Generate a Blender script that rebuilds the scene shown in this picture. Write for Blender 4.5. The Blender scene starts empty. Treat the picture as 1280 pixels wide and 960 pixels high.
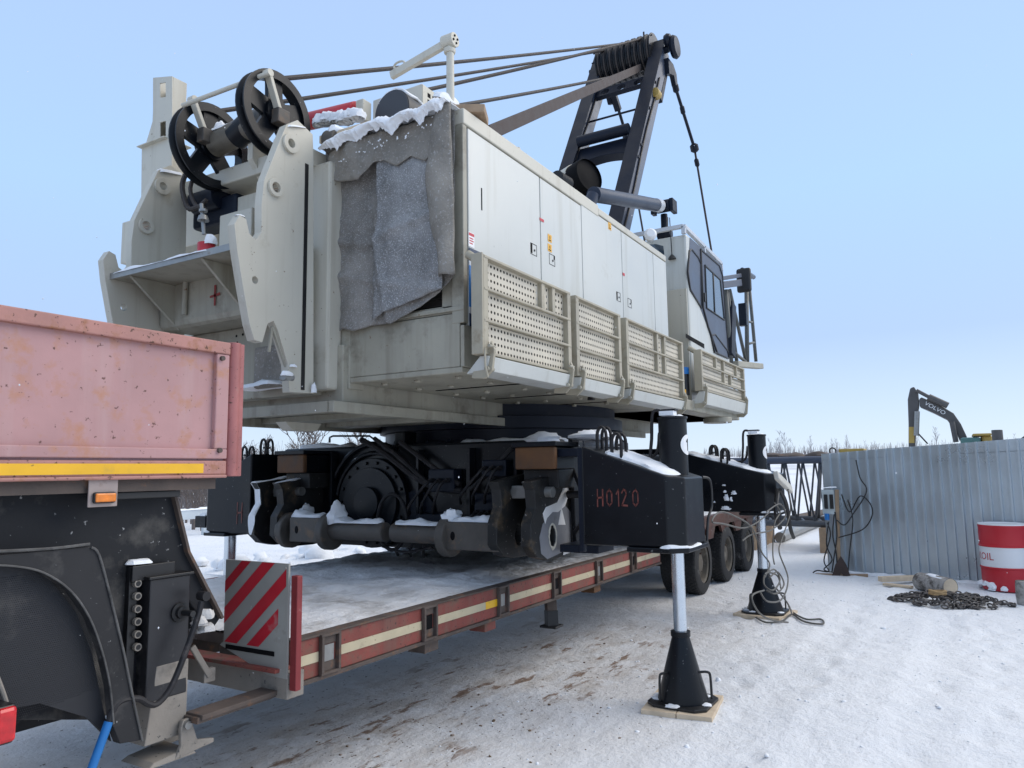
import bpy, bmesh, math, random
from mathutils import Vector, Matrix, noise
from mathutils.geometry import tessellate_polygon
R = random.Random(7)
V = Vector
scene = bpy.context.scene
COL = scene.collection

# ------------------------------------------------------------------ camera
F, CX, CY = 924.0, 640.0, 480.0
EYE = V((0, 0, 1.7))
_ex = V((1193 - CX, 580 - CY, F)).normalized()
_p = V((1193 - 2000 - CX, 580 + 2000 * 0.0143 - CY, F))
_ez = _ex.cross(_p).normalized()
if _ez.y > 0: _ez = -_ez
_ey = _ez.cross(_ex)
ROT = Matrix((_ex, _ey, _ez))                          # lens frame (x right, y down, z forward) -> world
def ray(px, py): return ROT @ V((px - CX, py - CY, F))
def PX(px, py, x): d = ray(px, py); return EYE + d * ((x - EYE.x) / d.x)
def PY(px, py, y): d = ray(px, py); return EYE + d * ((y - EYE.y) / d.y)
def PZ(px, py, z): d = ray(px, py); return EYE + d * ((z - EYE.z) / d.z)
cam = bpy.data.cameras.new('camera'); cam_ob = bpy.data.objects.new('camera', cam); COL.objects.link(cam_ob)
cam.sensor_width = 36; cam.lens = 36 * F / 1280; cam.clip_start = 0.05; cam.clip_end = 6000
rt, up, bk = ROT @ V((1, 0, 0)), ROT @ V((0, -1, 0)), ROT @ V((0, 0, -1))
M = Matrix((rt, up, bk)).transposed().to_4x4(); M.translation = EYE
cam_ob.matrix_world = M
scene.camera = cam_ob

# ------------------------------------------------------------------ world, sun, exposure
SUN_EL, SUN_AZ = math.radians(38), math.radians(-50)   # azimuth of the sun measured from +X towards +Y
w = bpy.data.worlds.new('World'); scene.world = w; w.use_nodes = True
nt = w.node_tree; bg = nt.nodes['Background']
sky = nt.nodes.new('ShaderNodeTexSky'); sky.sky_type = 'NISHITA'; sky.sun_disc = False
sky.sun_elevation = SUN_EL; sky.sun_rotation = math.pi / 2 - SUN_AZ
sky.altitude = 0; sky.air_density = 1.0; sky.dust_density = 0.6; sky.ozone_density = 1.5
# thin high haze in front of the clear sky: pale at the horizon, blue overhead, the same all round
stc = nt.nodes.new('ShaderNodeTexCoord'); sxyz = nt.nodes.new('ShaderNodeSeparateXYZ'); nt.links.new(stc.outputs['Generated'], sxyz.inputs[0])
veil = nt.nodes.new('ShaderNodeValToRGB'); nt.links.new(sxyz.outputs[2], veil.inputs[0])
ce = veil.color_ramp.elements; VE = 0.98 / (0.15 * 2 ** 0.5)
for pos, c in ((0.0, (.60, .722, .87)), (0.16, (.525, .665, .88)), (0.34, (.405, .60, .905)), (0.60, (.40, .55, .83)), (1.0, (.40, .54, .79))):
    e = ce[0] if pos == 0 else (ce[1] if pos == 1 else ce.new(pos)); e.color = (*[k * VE / 4 for k in c], 1)
vm = nt.nodes.new('ShaderNodeVectorMath'); vm.operation = 'SCALE'; vm.inputs[3].default_value = 4; nt.links.new(veil.outputs[0], vm.inputs[0])
smx = nt.nodes.new('ShaderNodeMix'); smx.data_type = 'RGBA'; smx.inputs[0].default_value = 0.93; nt.links.new(sky.outputs[0], smx.inputs[6]); nt.links.new(vm.outputs[0], smx.inputs[7])
nt.links.new(smx.outputs[2], bg.inputs[0]); bg.inputs[1].default_value = 0.15
sun = bpy.data.lights.new('sun', 'SUN'); sun.energy = 1.15; sun.angle = math.radians(50); sun.color = (1, 0.90, 0.76)
sun_ob = bpy.data.objects.new('sun', sun); COL.objects.link(sun_ob)
sd = V((math.cos(SUN_EL) * math.cos(SUN_AZ), math.cos(SUN_EL) * math.sin(SUN_AZ), math.sin(SUN_EL)))
sun_ob.rotation_euler = sd.to_track_quat('Z', 'Y').to_euler(); sun_ob.location = (0, -10, 20)
scene.view_settings.view_transform = 'Standard'; scene.view_settings.look = 'None'
scene.view_settings.exposure = 0.80; scene.view_settings.gamma = 1.0

# ------------------------------------------------------------------ materials
MATS = {}
def mat(name, base, rough=0.5, metal=0.0, var=0.12, vscale=2.5, dirt=None, speck=None, bump=None, streak=None, coat=0.0, spec=0.5):
    """base colour + soft variation, dirt = (colour, amount 0..1, scale), speck = (colour, amount, scale), streak = (colour, amount)"""
    m = bpy.data.materials.new(name); m.use_nodes = True; MATS[name] = m
    n = m.node_tree.nodes; L = m.node_tree.links; b = n['Principled BSDF']
    tc = n.new('ShaderNodeTexCoord')
    def tex(scale, detail=4, rough_=0.55, mp=None):
        t = n.new('ShaderNodeTexNoise'); t.inputs['Scale'].default_value = scale; t.inputs['Detail'].default_value = detail
        t.inputs['Roughness'].default_value = rough_
        if mp:
            q = n.new('ShaderNodeMapping'); q.inputs['Scale'].default_value = mp; L.new(tc.outputs['Object'], q.inputs[0]); L.new(q.outputs[0], t.inputs['Vector'])
        else: L.new(tc.outputs['Object'], t.inputs['Vector'])
        return t
    def rng(src, a, c, lo=0.0, hi=1.0):
        r = n.new('ShaderNodeMapRange'); r.inputs[1].default_value = a; r.inputs[2].default_value = c
        r.inputs[3].default_value = lo; r.inputs[4].default_value = hi; L.new(src, r.inputs[0]); return r.outputs[0]
    def mix(fac, c1, c2, mode='MIX'):
        x = n.new('ShaderNodeMix'); x.data_type = 'RGBA'; x.blend_type = mode
        if isinstance(fac, float): x.inputs[0].default_value = fac
        else: L.new(fac, x.inputs[0])
        for i, c in ((6, c1), (7, c2)):
            if hasattr(c, 'is_linked') or hasattr(c, 'node'): L.new(c, x.inputs[i])
            else: x.inputs[i].default_value = (*c, 1)
        return x.outputs[2]
    t1 = tex(vscale, 5)
    lo = [max(0, c * (1 - var)) for c in base]; hi = [min(1, c * (1 + var)) for c in base]
    col = mix(rng(t1.outputs[0], 0.3, 0.7), lo, hi)
    rsock = None
    if streak:
        t = tex(1.0, 5, 0.6, (9, 9, 0.55)); col = mix(rng(t.outputs[0], 0.62 - 0.25 * streak[1], 0.80, 0, 0.75), col, streak[0])
    if dirt:
        t = tex(dirt[2], 7, 0.65); a = 0.70 - 0.42 * dirt[1]
        f = rng(t.outputs[0], a, a + 0.16, 0, 0.9); col = mix(f, col, dirt[0])
    if speck:
        t = tex(speck[2], 3, 0.6); a = 0.72 - 0.3 * speck[1]
        col = mix(rng(t.outputs[0], a, a + (speck[3] if len(speck) > 3 else 0.05)), col, speck[0])
    L.new(col, b.inputs['Base Color'])
    L.new(rng(t1.outputs[0], 0.3, 0.7, max(0.02, rough - 0.1), min(1, rough + 0.12)), b.inputs['Roughness'])
    b.inputs['Metallic'].default_value = metal; b.inputs['Coat Weight'].default_value = coat
    b.inputs['Specular IOR Level'].default_value = spec
    if bump:
        t = tex(bump[1], 6, 0.6); k = n.new('ShaderNodeBump'); k.inputs['Strength'].default_value = bump[0]; k.inputs['Distance'].default_value = bump[2] if len(bump) > 2 else 0.01
        L.new(t.outputs[0], k.inputs['Height']); L.new(k.outputs[0], b.inputs['Normal'])
    return m
CREAM = mat('cream_paint', (0.54, 0.512, 0.43), 0.42, var=0.06, vscale=1.2, dirt=((0.36, 0.31, 0.22), 0.20, 3.0), streak=((0.40, 0.36, 0.28), 0.30), speck=((0.2, .14, .09), .08, 30), bump=(0.06, 3.0))
HOUSE = mat('house_white_paint', (0.57, 0.578, 0.54), 0.36, var=0.05, vscale=1.0, dirt=((0.42, 0.40, 0.34), 0.20, 2.2), streak=((0.43, 0.42, 0.36), 0.34), bump=(0.09, 1.4, .02))
GRIMY = mat('grimy_cream_paint', (0.35, 0.33, 0.265), 0.55, var=0.18, vscale=2.0, streak=((.20, .175, .13), .5), dirt=((0.15, 0.13, 0.095), 0.36, 2.6), speck=((0.16, 0.08, 0.04), 0.10, 22), bump=(0.12, 14))
WALK = mat('walkway_paint', (0.58, 0.525, 0.42), 0.5, var=0.10, vscale=4, dirt=((0.36, 0.29, 0.20), 0.26, 7), bump=(0.08, 20))
WALKFRAME = mat('walkway_frame_paint', (0.38, 0.34, 0.255), 0.5, var=0.12, vscale=4, dirt=((0.24, 0.19, 0.12), 0.28, 7), bump=(0.1, 20))
BLACK = mat('black_machine_paint', (0.0045, 0.006, 0.009), 0.34, spec=0.28, var=0.3, vscale=2, dirt=((0.028, 0.028, 0.028), 0.16, 3.0), speck=((0.16, 0.16, 0.165), 0.10, 40), bump=(0.08, 9))
GREASE = mat('worn_black_steel', (0.018, 0.018, 0.018), 0.5, spec=0.35, var=0.3, vscale=4, dirt=((0.12, 0.085, 0.05), 0.36, 5), speck=((0.4, 0.38, 0.36), 0.10, 40), bump=(0.25, 22))
ROLLER = mat('dull_brown_steel', (0.085, 0.075, 0.065), 0.6, var=0.25, vscale=5, dirt=((0.18, 0.115, 0.07), 0.36, 7), bump=(0.2, 25))
SLATE = mat('slate_blue_paint', (0.052, 0.066, 0.10), 0.38, var=0.08, vscale=2, dirt=((0.14, 0.15, 0.17), 0.15, 4), bump=(0.04, 8))
DKSLATE = mat('dark_slate_paint', (0.009, 0.013, 0.024), 0.45, spec=0.22, var=0.15, vscale=3, dirt=((0.03, 0.034, 0.045), 0.2, 5), bump=(0.08, 12))
RUBBER = mat('rubber', (0.022, 0.022, 0.023), 0.75, var=0.25, vscale=6, dirt=((0.13, 0.125, 0.12), 0.30, 7), bump=(0.2, 30))
CYLPAINT = mat('dark_cylinder_paint', (0.03, 0.04, 0.065), 0.4, var=0.12, vscale=3, spec=0.3)
ROPE = mat('wire_rope', (0.045, 0.037, 0.034), 0.6, metal=0.1, var=0.3, vscale=30, bump=(0.5, 120))
STRAP = mat('brown_strap', (0.062, 0.046, 0.042), 0.75, var=0.2, vscale=10, bump=(0.3, 60))
CHROME = mat('chrome_rod', (0.62, 0.68, 0.74), 0.22, metal=0.9, var=0.06, vscale=6)
GALV = mat('galvanised_sheet', (0.50, 0.555, 0.595), 0.36, metal=0.65, var=0.09, vscale=1.2)
STEEL = mat('bare_steel', (0.30, 0.30, 0.29), 0.42, metal=0.7, var=0.2, vscale=7, dirt=((0.16, 0.11, 0.07), 0.25, 7))
SNOW = mat('snow', (0.84, 0.86, 0.89), 0.75, var=0.03, vscale=4, bump=(0.45, 16, 0.02))
DIRTYSNOW = mat('dirty_snow', (0.62, 0.61, 0.60), 0.8, var=0.12, vscale=5, dirt=((0.30, 0.26, 0.22), 0.25, 5), bump=(0.6, 18, 0.03))
PINK = mat('faded_red_paint', (0.42, 0.235, 0.23), 0.6, var=0.13, vscale=2.4, dirt=((0.43, 0.20, 0.115), 0.40, 8), streak=((0.47, 0.31, 0.30), .45), speck=((0.13, 0.06, 0.05), 0.235, 34), bump=(0.1, 20))
PINKRIM = mat('rusty_red_rim', (0.40, 0.195, 0.165), 0.65, var=0.15, vscale=5, dirt=((0.30, 0.13, 0.06), 0.42, 12), speck=((0.11, 0.05, 0.035), 0.36, 46), bump=(0.2, 30))
PINKPOST = mat('worn_red_post', (0.35, 0.125, 0.118), 0.55, var=0.2, vscale=5, dirt=((0.36, 0.19, 0.16), 0.30, 10), speck=((0.12, 0.05, 0.04), 0.26, 50), bump=(0.12, 30))
TRED = mat('trailer_red_paint', (0.22, 0.052, 0.04), 0.65, var=0.3, vscale=4, dirt=((0.14, 0.085, 0.06), 0.50, 8), streak=((.16, .10, .075), .5), speck=((0.05, 0.03, 0.025), 0.28, 40), bump=(0.2, 28))
TRIM = mat('trailer_rusty_edge', (0.085, 0.065, 0.055), 0.75, var=0.3, vscale=6, dirt=((0.21, 0.105, 0.055), 0.35, 10), bump=(0.4, 30))
TAPE = mat('cream_tape', (0.50, 0.43, 0.29), 0.45, var=0.1, vscale=8, dirt=((0.30, 0.24, 0.17), 0.24, 12), speck=((0.10, 0.07, 0.05), 0.2, 30))
YELLOW = mat('yellow_tape', (0.80, 0.44, 0.012), 0.4, var=0.08, vscale=6, dirt=((0.62, 0.36, 0.03), 0.3, 14), speck=((0.35, 0.2, 0.02), 0.06, 40))
ROADBLACK = mat('grimy_black_gooseneck', (0.011, 0.012, 0.015), 0.55, spec=0.3, var=0.3, vscale=1.6, dirt=((0.12, 0.112, 0.10), 0.36, 1.8), speck=((0.3, 0.3, 0.3), 0.12, 36), bump=(0.12, 10))
MUDDY = mat('road_salt_grime', (0.26, 0.235, 0.205), 0.85, var=0.2, vscale=3, dirt=((0.10, 0.09, 0.08), 0.3, 4), speck=((0.06, 0.06, 0.06), 0.2, 50), bump=(0.3, 30))
REDSTRIPE = mat('red_reflective_stripe', (0.48, 0.016, 0.03), 0.4, var=0.12, vscale=6, dirt=((0.36, 0.30, 0.28), 0.12, 5))
GREYPLATE = mat('grey_reflective_plate', (0.30, 0.295, 0.27), 0.5, var=0.1, vscale=5, dirt=((0.20, 0.18, 0.15), 0.25, 6), speck=((0.6, 0.6, 0.6), 0.05, 30))
RUSTBOX = mat('rusty_orange_steel', (0.115, 0.052, 0.02), 0.7, var=0.3, vscale=5, dirt=((0.07, 0.045, 0.03), 0.42, 6), bump=(0.2, 25))
WOOD = mat('weathered_wood', (0.36, 0.25, 0.16), 0.75, var=0.2, vscale=8, dirt=((0.2, 0.13, 0.08), 0.25, 5), bump=(0.3, 30))
DULLRED = mat('dull_red_post', (0.22, 0.025, 0.028), 0.55, var=0.15, vscale=5, dirt=((0.36, 0.2, 0.17), 0.2, 10), bump=(0.12, 30))
PALEWOOD = mat('pale_wood', (0.62, 0.50, 0.36), 0.75, var=0.14, vscale=9, dirt=((0.42, 0.32, 0.2), 0.2, 8), bump=(0.2, 30))
BARK = mat('birch_bark', (0.36, 0.34, 0.32), 0.85, var=0.25, vscale=10, dirt=((0.06, 0.05, 0.042), 0.62, 9), bump=(0.5, 25))
TWIG = mat('bare_twigs', (0.15, 0.125, 0.115), 0.9, var=0.25, vscale=3)
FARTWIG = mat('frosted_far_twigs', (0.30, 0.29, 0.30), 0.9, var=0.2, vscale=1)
TARP = mat('frosty_grey_tarpaulin', (0.225, 0.212, 0.195), 0.75, var=0.35, vscale=3.2, dirt=((0.15, 0.135, 0.115), 0.4, 3), speck=((0.54, 0.54, 0.54), 0.60, 115, .24), bump=(0.9, 26, .02))
TARPDARK = mat('frosted_dark_tarpaulin', (0.235, 0.235, 0.235), 0.7, var=0.35, vscale=3.2, dirt=((.16, .158, .152), .45, 4), speck=((0.66, 0.67, 0.68), 0.63, 110, .24), bump=(0.9, 34, .02))
TARPBEIGE = mat('beige_tarpaulin', (0.245, 0.225, 0.195), 0.75, var=0.3, vscale=3.5, dirt=((0.17, 0.152, 0.127), 0.4, 4), speck=((0.56, 0.56, 0.56), 0.50, 60, .28), bump=(0.8, 24, .02))
REDPAINT = mat('red_paint', (0.50, 0.022, 0.035), 0.42, var=0.1, vscale=4, dirt=((0.36, 0.05, 0.05), 0.2, 6))
DRUMRED = mat('drum_red_paint', (0.52, 0.018, 0.03), 0.38, var=0.06, vscale=3, dirt=((0.6, 0.3, 0.3), 0.06, 8), bump=(0.06, 6))
DRUMWHITE = mat('drum_white_paint', (0.78, 0.78, 0.78), 0.4, var=0.03, vscale=3, bump=(0.05, 6))
BLUE = mat('blue_plastic', (0.012, 0.16, 0.46), 0.4, var=0.12, vscale=5, dirt=((0.05, 0.12, 0.25), 0.2, 9))
NAVY = mat('navy_decal', (0.012, 0.03, 0.075), 0.35, var=0.1)
SILVER = mat('silver_decal', (0.5, 0.52, 0.55), 0.35, var=0.08)
WHITE = mat('white_print', (0.82, 0.82, 0.82), 0.5, var=0.04)
INK = mat('black_print', (0.006, 0.006, 0.007), 0.7, var=0.1, spec=0.1)
REDINK = mat('faded_red_lettering', (0.155, 0.04, 0.03), 0.6, var=0.35, vscale=14, dirt=((0.05, 0.02, 0.018), 0.25, 16))
REDCROSS = mat('red_cross_paint', (0.26, 0.03, 0.025), 0.6, var=0.2, vscale=14)
ORANGE = mat('orange_print', (0.75, 0.40, 0.05), 0.5, var=0.1)
AMBER = mat('amber_lens', (0.75, 0.20, 0.006), 0.18, var=0.2, vscale=30, coat=0.6)
REDLENS = mat('red_lens', (0.55, 0.006, 0.012), 0.15, var=0.2, vscale=30, coat=0.6)
GLASS = mat('cab_glass', (0.05, 0.075, 0.10), 0.06, var=0.1, vscale=2, coat=0.5, spec=0.8)
BLACKPL = mat('black_plastic', (0.012, 0.012, 0.013), 0.42, var=0.2)
HOSE = mat('hydraulic_hose', (0.018, 0.017, 0.019), 0.5, spec=0.35, var=0.25, vscale=12, dirt=((0.10, 0.085, 0.08), 0.25, 12))
GREYPAINT = mat('grey_white_lug_paint', (0.21, 0.215, 0.235), 0.5, var=0.14, vscale=4, dirt=((0.10, 0.09, 0.085), 0.25, 6), bump=(0.1, 20))
CABLE = mat('grey_cable', (0.095, 0.09, 0.08), 0.6, var=0.2, vscale=10)
EXCGREY = mat('excavator_grey_paint', (0.085, 0.08, 0.078), 0.5, var=0.15, vscale=3)
EXCYELLOW = mat('excavator_yellow_paint', (0.44, 0.30, 0.075), 0.5, var=0.12, vscale=3)
CHAINM = mat('chain_steel', (0.11, 0.10, 0.095), 0.5, metal=0.5, var=0.3, vscale=14, dirt=((0.20, 0.16, 0.12), 0.3, 9))
DARKIN = mat('radiator_mesh_and_hole_shade', (0.03, 0.028, 0.026), 0.7, var=0.2)  # radiator core, and the painted shade behind the walkway holes

# ------------------------------------------------------------------ mesh builder
class MB:
    def __init__(s): s.v = []; s.f = []; s.sm = []
    def add(s, vs, fs, smooth=False):
        o = len(s.v); s.v += [V(p) for p in vs]; s.f += [tuple(i + o for i in f) for f in fs]; s.sm += [smooth] * len(fs); return s
    def box(s, x0, x1, y0, y1, z0, z1):
        return s.add([(x0,y0,z0),(x1,y0,z0),(x1,y1,z0),(x0,y1,z0),(x0,y0,z1),(x1,y0,z1),(x1,y1,z1),(x0,y1,z1)],
                     [(3,2,1,0),(4,5,6,7),(0,1,5,4),(1,2,6,5),(2,3,7,6),(3,0,4,7)])
    def hexa(s, p):   # eight corners, bottom ring then top ring
        return s.add(p, [(3,2,1,0),(4,5,6,7),(0,1,5,4),(1,2,6,5),(2,3,7,6),(3,0,4,7)])
    def beam(s, p, q, w_, h_, upv=(0,0,1)):
        p, q = V(p), V(q); d = (q - p).normalized(); u = V(upv); a = d.cross(u)
        if a.length < 1e-4: a = d.cross(V((0,1,0)))
        a.normalize(); b = a.cross(d); a = a * w_ / 2; b = b * h_ / 2
        return s.hexa([p-a-b, p+a-b, q+a-b, q-a-b, p-a+b, p+a+b, q+a+b, q-a+b])
    def ring(s, c, d, r, n):
        d = V(d).normalized(); a = d.orthogonal().normalized()
        if abs(d.z) > .99: a = V((1,0,0))
        b = d.cross(a); return [V(c) + a * (r * math.cos(2*math.pi*i/n)) + b * (r * math.sin(2*math.pi*i/n)) for i in range(n)]
    def lathe(s, c, d, prof, n=20, smooth=True, caps=True):   # prof = [(distance along d, radius)]
        d = V(d).normalized(); vs = []; fs = []
        for t, r in prof: vs += s.ring(V(c) + d * t, d, max(r, 1e-4), n)
        for k in range(len(prof) - 1):
            for i in range(n): fs.append((k*n+i, k*n+(i+1)%n, (k+1)*n+(i+1)%n, (k+1)*n+i))
        s.add(vs, fs, smooth)
        if caps:
            s.add(s.ring(V(c)+d*prof[0][0], d, prof[0][1], n), [tuple(reversed(range(n)))]); s.add(s.ring(V(c)+d*prof[-1][0], d, prof[-1][1], n), [tuple(range(n))])
        return s
    def cyl(s, p, q, r, r2=None, n=16, smooth=True):
        p, q = V(p), V(q); return s.lathe(p, q - p, [(0, r), ((q-p).length, r if r2 is None else r2)], n, smooth)
    def tube(s, pts, r, n=8):
        pts = [V(p) for p in pts]; vs = []; fs = []; a = None
        for i, p in enumerate(pts):
            d = (pts[min(i+1, len(pts)-1)] - pts[max(i-1, 0)]).normalized()
            if a is None: a = d.orthogonal().normalized()
            else: a = (a - d * a.dot(d)); a = a.normalized() if a.length > 1e-6 else d.orthogonal().normalized()
            b = d.cross(a)
            vs += [p + a*(r*math.cos(2*math.pi*k/n)) + b*(r*math.sin(2*math.pi*k/n)) for k in range(n)]
        for i in range(len(pts)-1):
            for k in range(n): fs.append((i*n+k, i*n+(k+1)%n, (i+1)*n+(k+1)%n, (i+1)*n+k))
        s.add(vs, fs, True); s.add(vs[:n], [tuple(reversed(range(n)))]); s.add(vs[-n:], [tuple(range(n))]); return s
    def plate(s, outer, holes, mk, t):     # outer/holes = 2D loops, mk(a, b) -> 3D, t = thickness vector
        loops = [outer] + list(holes); flat = [p for l in loops for p in l]
        tris = tessellate_polygon([[V((p[0], p[1], 0)) for p in l] for l in loops])
        P = [V(mk(*p)) for p in flat]; t = V(t); N = len(P)
        o = [tuple(x) for x in tris]
        s.add(P + [p + t for p in P], o + [(c+N, b+N, a+N) for a, b, c in o])
        st = 0
        for l in loops:
            k = len(l); s.add([P[st+i] for i in range(k)] + [P[st+i]+t for i in range(k)], [(i, (i+1)%k, (i+1)%k+k, i+k) for i in range(k)]); st += k
        return s
    def grid(s, fn, nu, nv, smooth=True):
        vs = [fn(i/nu, j/nv) for j in range(nv+1) for i in range(nu+1)]
        return s.add(vs, [(j*(nu+1)+i, j*(nu+1)+i+1, (j+1)*(nu+1)+i+1, (j+1)*(nu+1)+i) for j in range(nv) for i in range(nu)], smooth)
    def build(s, name, m, parent=None, bevel=0, solid=0, fix=True):
        off = WL(parent) if parent else V((0,0,0))
        me = bpy.data.meshes.new(name); me.from_pydata([p - off for p in s.v], [], s.f)
        me.polygons.foreach_set('use_smooth', s.sm)
        if fix:
            bm = bmesh.new(); bm.from_mesh(me); bmesh.ops.remove_doubles(bm, verts=bm.verts, dist=1e-5); bmesh.ops.recalc_face_normals(bm, faces=bm.faces)
            for e in bm.edges:
                if len(e.link_faces) == 2 and e.calc_face_angle(0) > 0.7: e.smooth = False
            bm.to_mesh(me); bm.free()
        me.materials.append(m)
        o = bpy.data.objects.new(name, me); COL.objects.link(o)
        if name == 'snow': o['kind'] = 'stuff'
        if parent: o.parent = parent
        if bevel:
            b = o.modifiers.new('bevel', 'BEVEL'); b.width = bevel; b.segments = 2; b.limit_method = 'ANGLE'; b.angle_limit = 0.6; b.harden_normals = False
        if solid:
            k = o.modifiers.new('solid', 'SOLIDIFY'); k.thickness = solid
        return o
LOC = {}
def WL(o):
    while o.parent: o = o.parent
    return V(o.location)
def thing(name, label, cat, loc=(0,0,0), group=None):
    o = bpy.data.objects.new(name, None); COL.objects.link(o); o.location = loc; o.empty_display_size = 0.2
    return tag(o, label, cat, group)
def tag(o, label=None, cat=None, group=None, kind=None):
    for k, v in (('label', label), ('category', cat), ('group', group), ('kind', kind)):
        if v: o[k] = v
    return o
def mesh_thing(mb, name, m, label, cat, group=None, **k): return tag(mb.build(name, m, None, **k), label, cat, group)
def circle(cx, cy, r, n=16, rx=None): return [(cx + (rx or r) * math.cos(2*math.pi*i/n), cy + r * math.sin(2*math.pi*i/n)) for i in range(n)]
def XZ(y): return lambda a, b: (a, y, b)
def YZ(x): return lambda a, b: (x, a, b)
def snow_strip(mb, pts, wd, h, seed=0, seg=0.04, nx=7, side=None):
    pts = [V(p) for p in pts]; rows = []
    for a, b in zip(pts, pts[1:]):
        k = max(2, int((b-a).length / seg))
        rows += [(a.lerp(b, i/k), (b-a).normalized()) for i in range(k)]
    rows.append((pts[-1], (pts[-1]-pts[-2]).normalized())); n = len(rows); vs = []
    for i, (p, d) in enumerate(rows):
        lat = V(side).normalized() if side else V((-d.y, d.x, 0)).normalized()
        e = min(1, 0.25 + 2.2 * math.sqrt(min(i, n-1-i) / max(1, n-1)))
        k = 0.75 + 0.8 * noise.noise(p * 5 + V((seed, 0, 3)))
        for j in range(nx):
            t = j / (nx - 1) * math.pi
            ww = wd / 2 * (1 + 0.35 * noise.noise(p * 7 + V((seed, 5 * (j > nx/2), 0)))) * e
            jj = noise.noise(p * 14 + V((j * .7, seed, 0))) * 0.35
            vs.append(p + lat * (-math.cos(t) * ww) + V((0, 0, 1)) * (max(0, math.sin(t)) ** .7 * h * e * max(.15, k + jj) - 0.004))
    fs = [(i*nx+j, i*nx+j+1, (i+1)*nx+j+1, (i+1)*nx+j) for i in range(n-1) for j in range(nx-1)]
    mb.add(vs, fs, True)
    mb.add(vs[:nx], [tuple(range(nx))]); mb.add(vs[-nx:], [tuple(range(nx))]); return mb
def lump(mb, c, rx, ry, rz, seed, n=10, m=6, rough=0.35):
    c = V(c); vs = []; 
    for j in range(m + 1):
        for i in range(n):
            t = -0.35 + (math.pi/2 + 0.35) * j / m; a = 2*math.pi*i/n
            d = V((math.cos(a)*math.cos(t), math.sin(a)*math.cos(t), math.sin(t)))
            k = 1 + rough * noise.noise(d * 1.7 + V((seed, seed * .3, 1))) + rough * .6 * noise.noise(d * 4 + V((seed, 2, 1)))
            vs.append(c + V((d.x*rx, d.y*ry, d.z*rz)) * k)
    mb.add(vs, [(j*n+i, j*n+(i+1)%n, (j+1)*n+(i+1)%n, (j+1)*n+i) for j in range(m) for i in range(n)], True); return mb
def text_mesh(body, size):
    cu = bpy.data.curves.new('lettering', 'FONT'); cu.body = body; cu.size = size; cu.align_x = 'CENTER'; cu.align_y = 'CENTER'; cu.resolution_u = 3
    ob = bpy.data.objects.new('lettering', cu); COL.objects.link(ob)
    me = bpy.data.meshes.new_from_object(ob.evaluated_get(bpy.context.evaluated_depsgraph_get()))
    out = [V(v.co) for v in me.vertices], [tuple(p.vertices) for p in me.polygons]
    bpy.data.objects.remove(ob); bpy.data.curves.remove(cu); bpy.data.meshes.remove(me); return out
def sag(p, q, s, n=10):
    p, q = V(p), V(q); return [p.lerp(q, i/n) - V((0,0,1)) * (s * 4 * (i/n) * (1 - i/n)) for i in range(n+1)]
def smooth_path(pts, k=6):
    pts = [V(p) for p in pts]; out = []
    for i in range(len(pts)-1):
        a, b, c, d = pts[max(i-1,0)], pts[i], pts[i+1], pts[min(i+2, len(pts)-1)]
        for j in range(k):
            t = j/k; out.append(0.5*((2*b) + (c-a)*t + (2*a-5*b+4*c-d)*t*t + (3*b-a-3*c+d)*t**3))
    return out + [pts[-1]]
# ------------------------------------------------------------------ terrain and far country
STEPS = {}
_r = random.Random(77)
for (ax_, ay_, bx_, by_) in ((2.6, 0.2, 12, -0.2), (12.2, 1.0, 5.6, 1.0), (6.3, -1.2, 11.5, 0.9), (4.4, 0.9, 10.8, 2.9), (3.2, -1.4, 8.6, -0.9), (10.2, -1.6, 7.4, 1.5)):
    n_ = int(math.hypot(bx_-ax_, by_-ay_) / .36); h_ = math.atan2(by_-ay_, bx_-ax_)
    for i in range(n_):
        t = i / n_; sd_ = .11 * (1 if i % 2 else -1); fx, fy = ax_ + (bx_-ax_)*t - math.sin(h_)*sd_ + _r.gauss(0, .05), ay_ + (by_-ay_)*t + math.cos(h_)*sd_ + _r.gauss(0, .05); fa = h_ + _r.gauss(0, .2)
        for gx in (-1, 0, 1):
            for gy in (-1, 0, 1): STEPS.setdefault((int(fx // .4) + gx, int(fy // .4) + gy), []).append((fx, fy, math.cos(fa), math.sin(fa), _r.uniform(.5, 1.1)))
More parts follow.
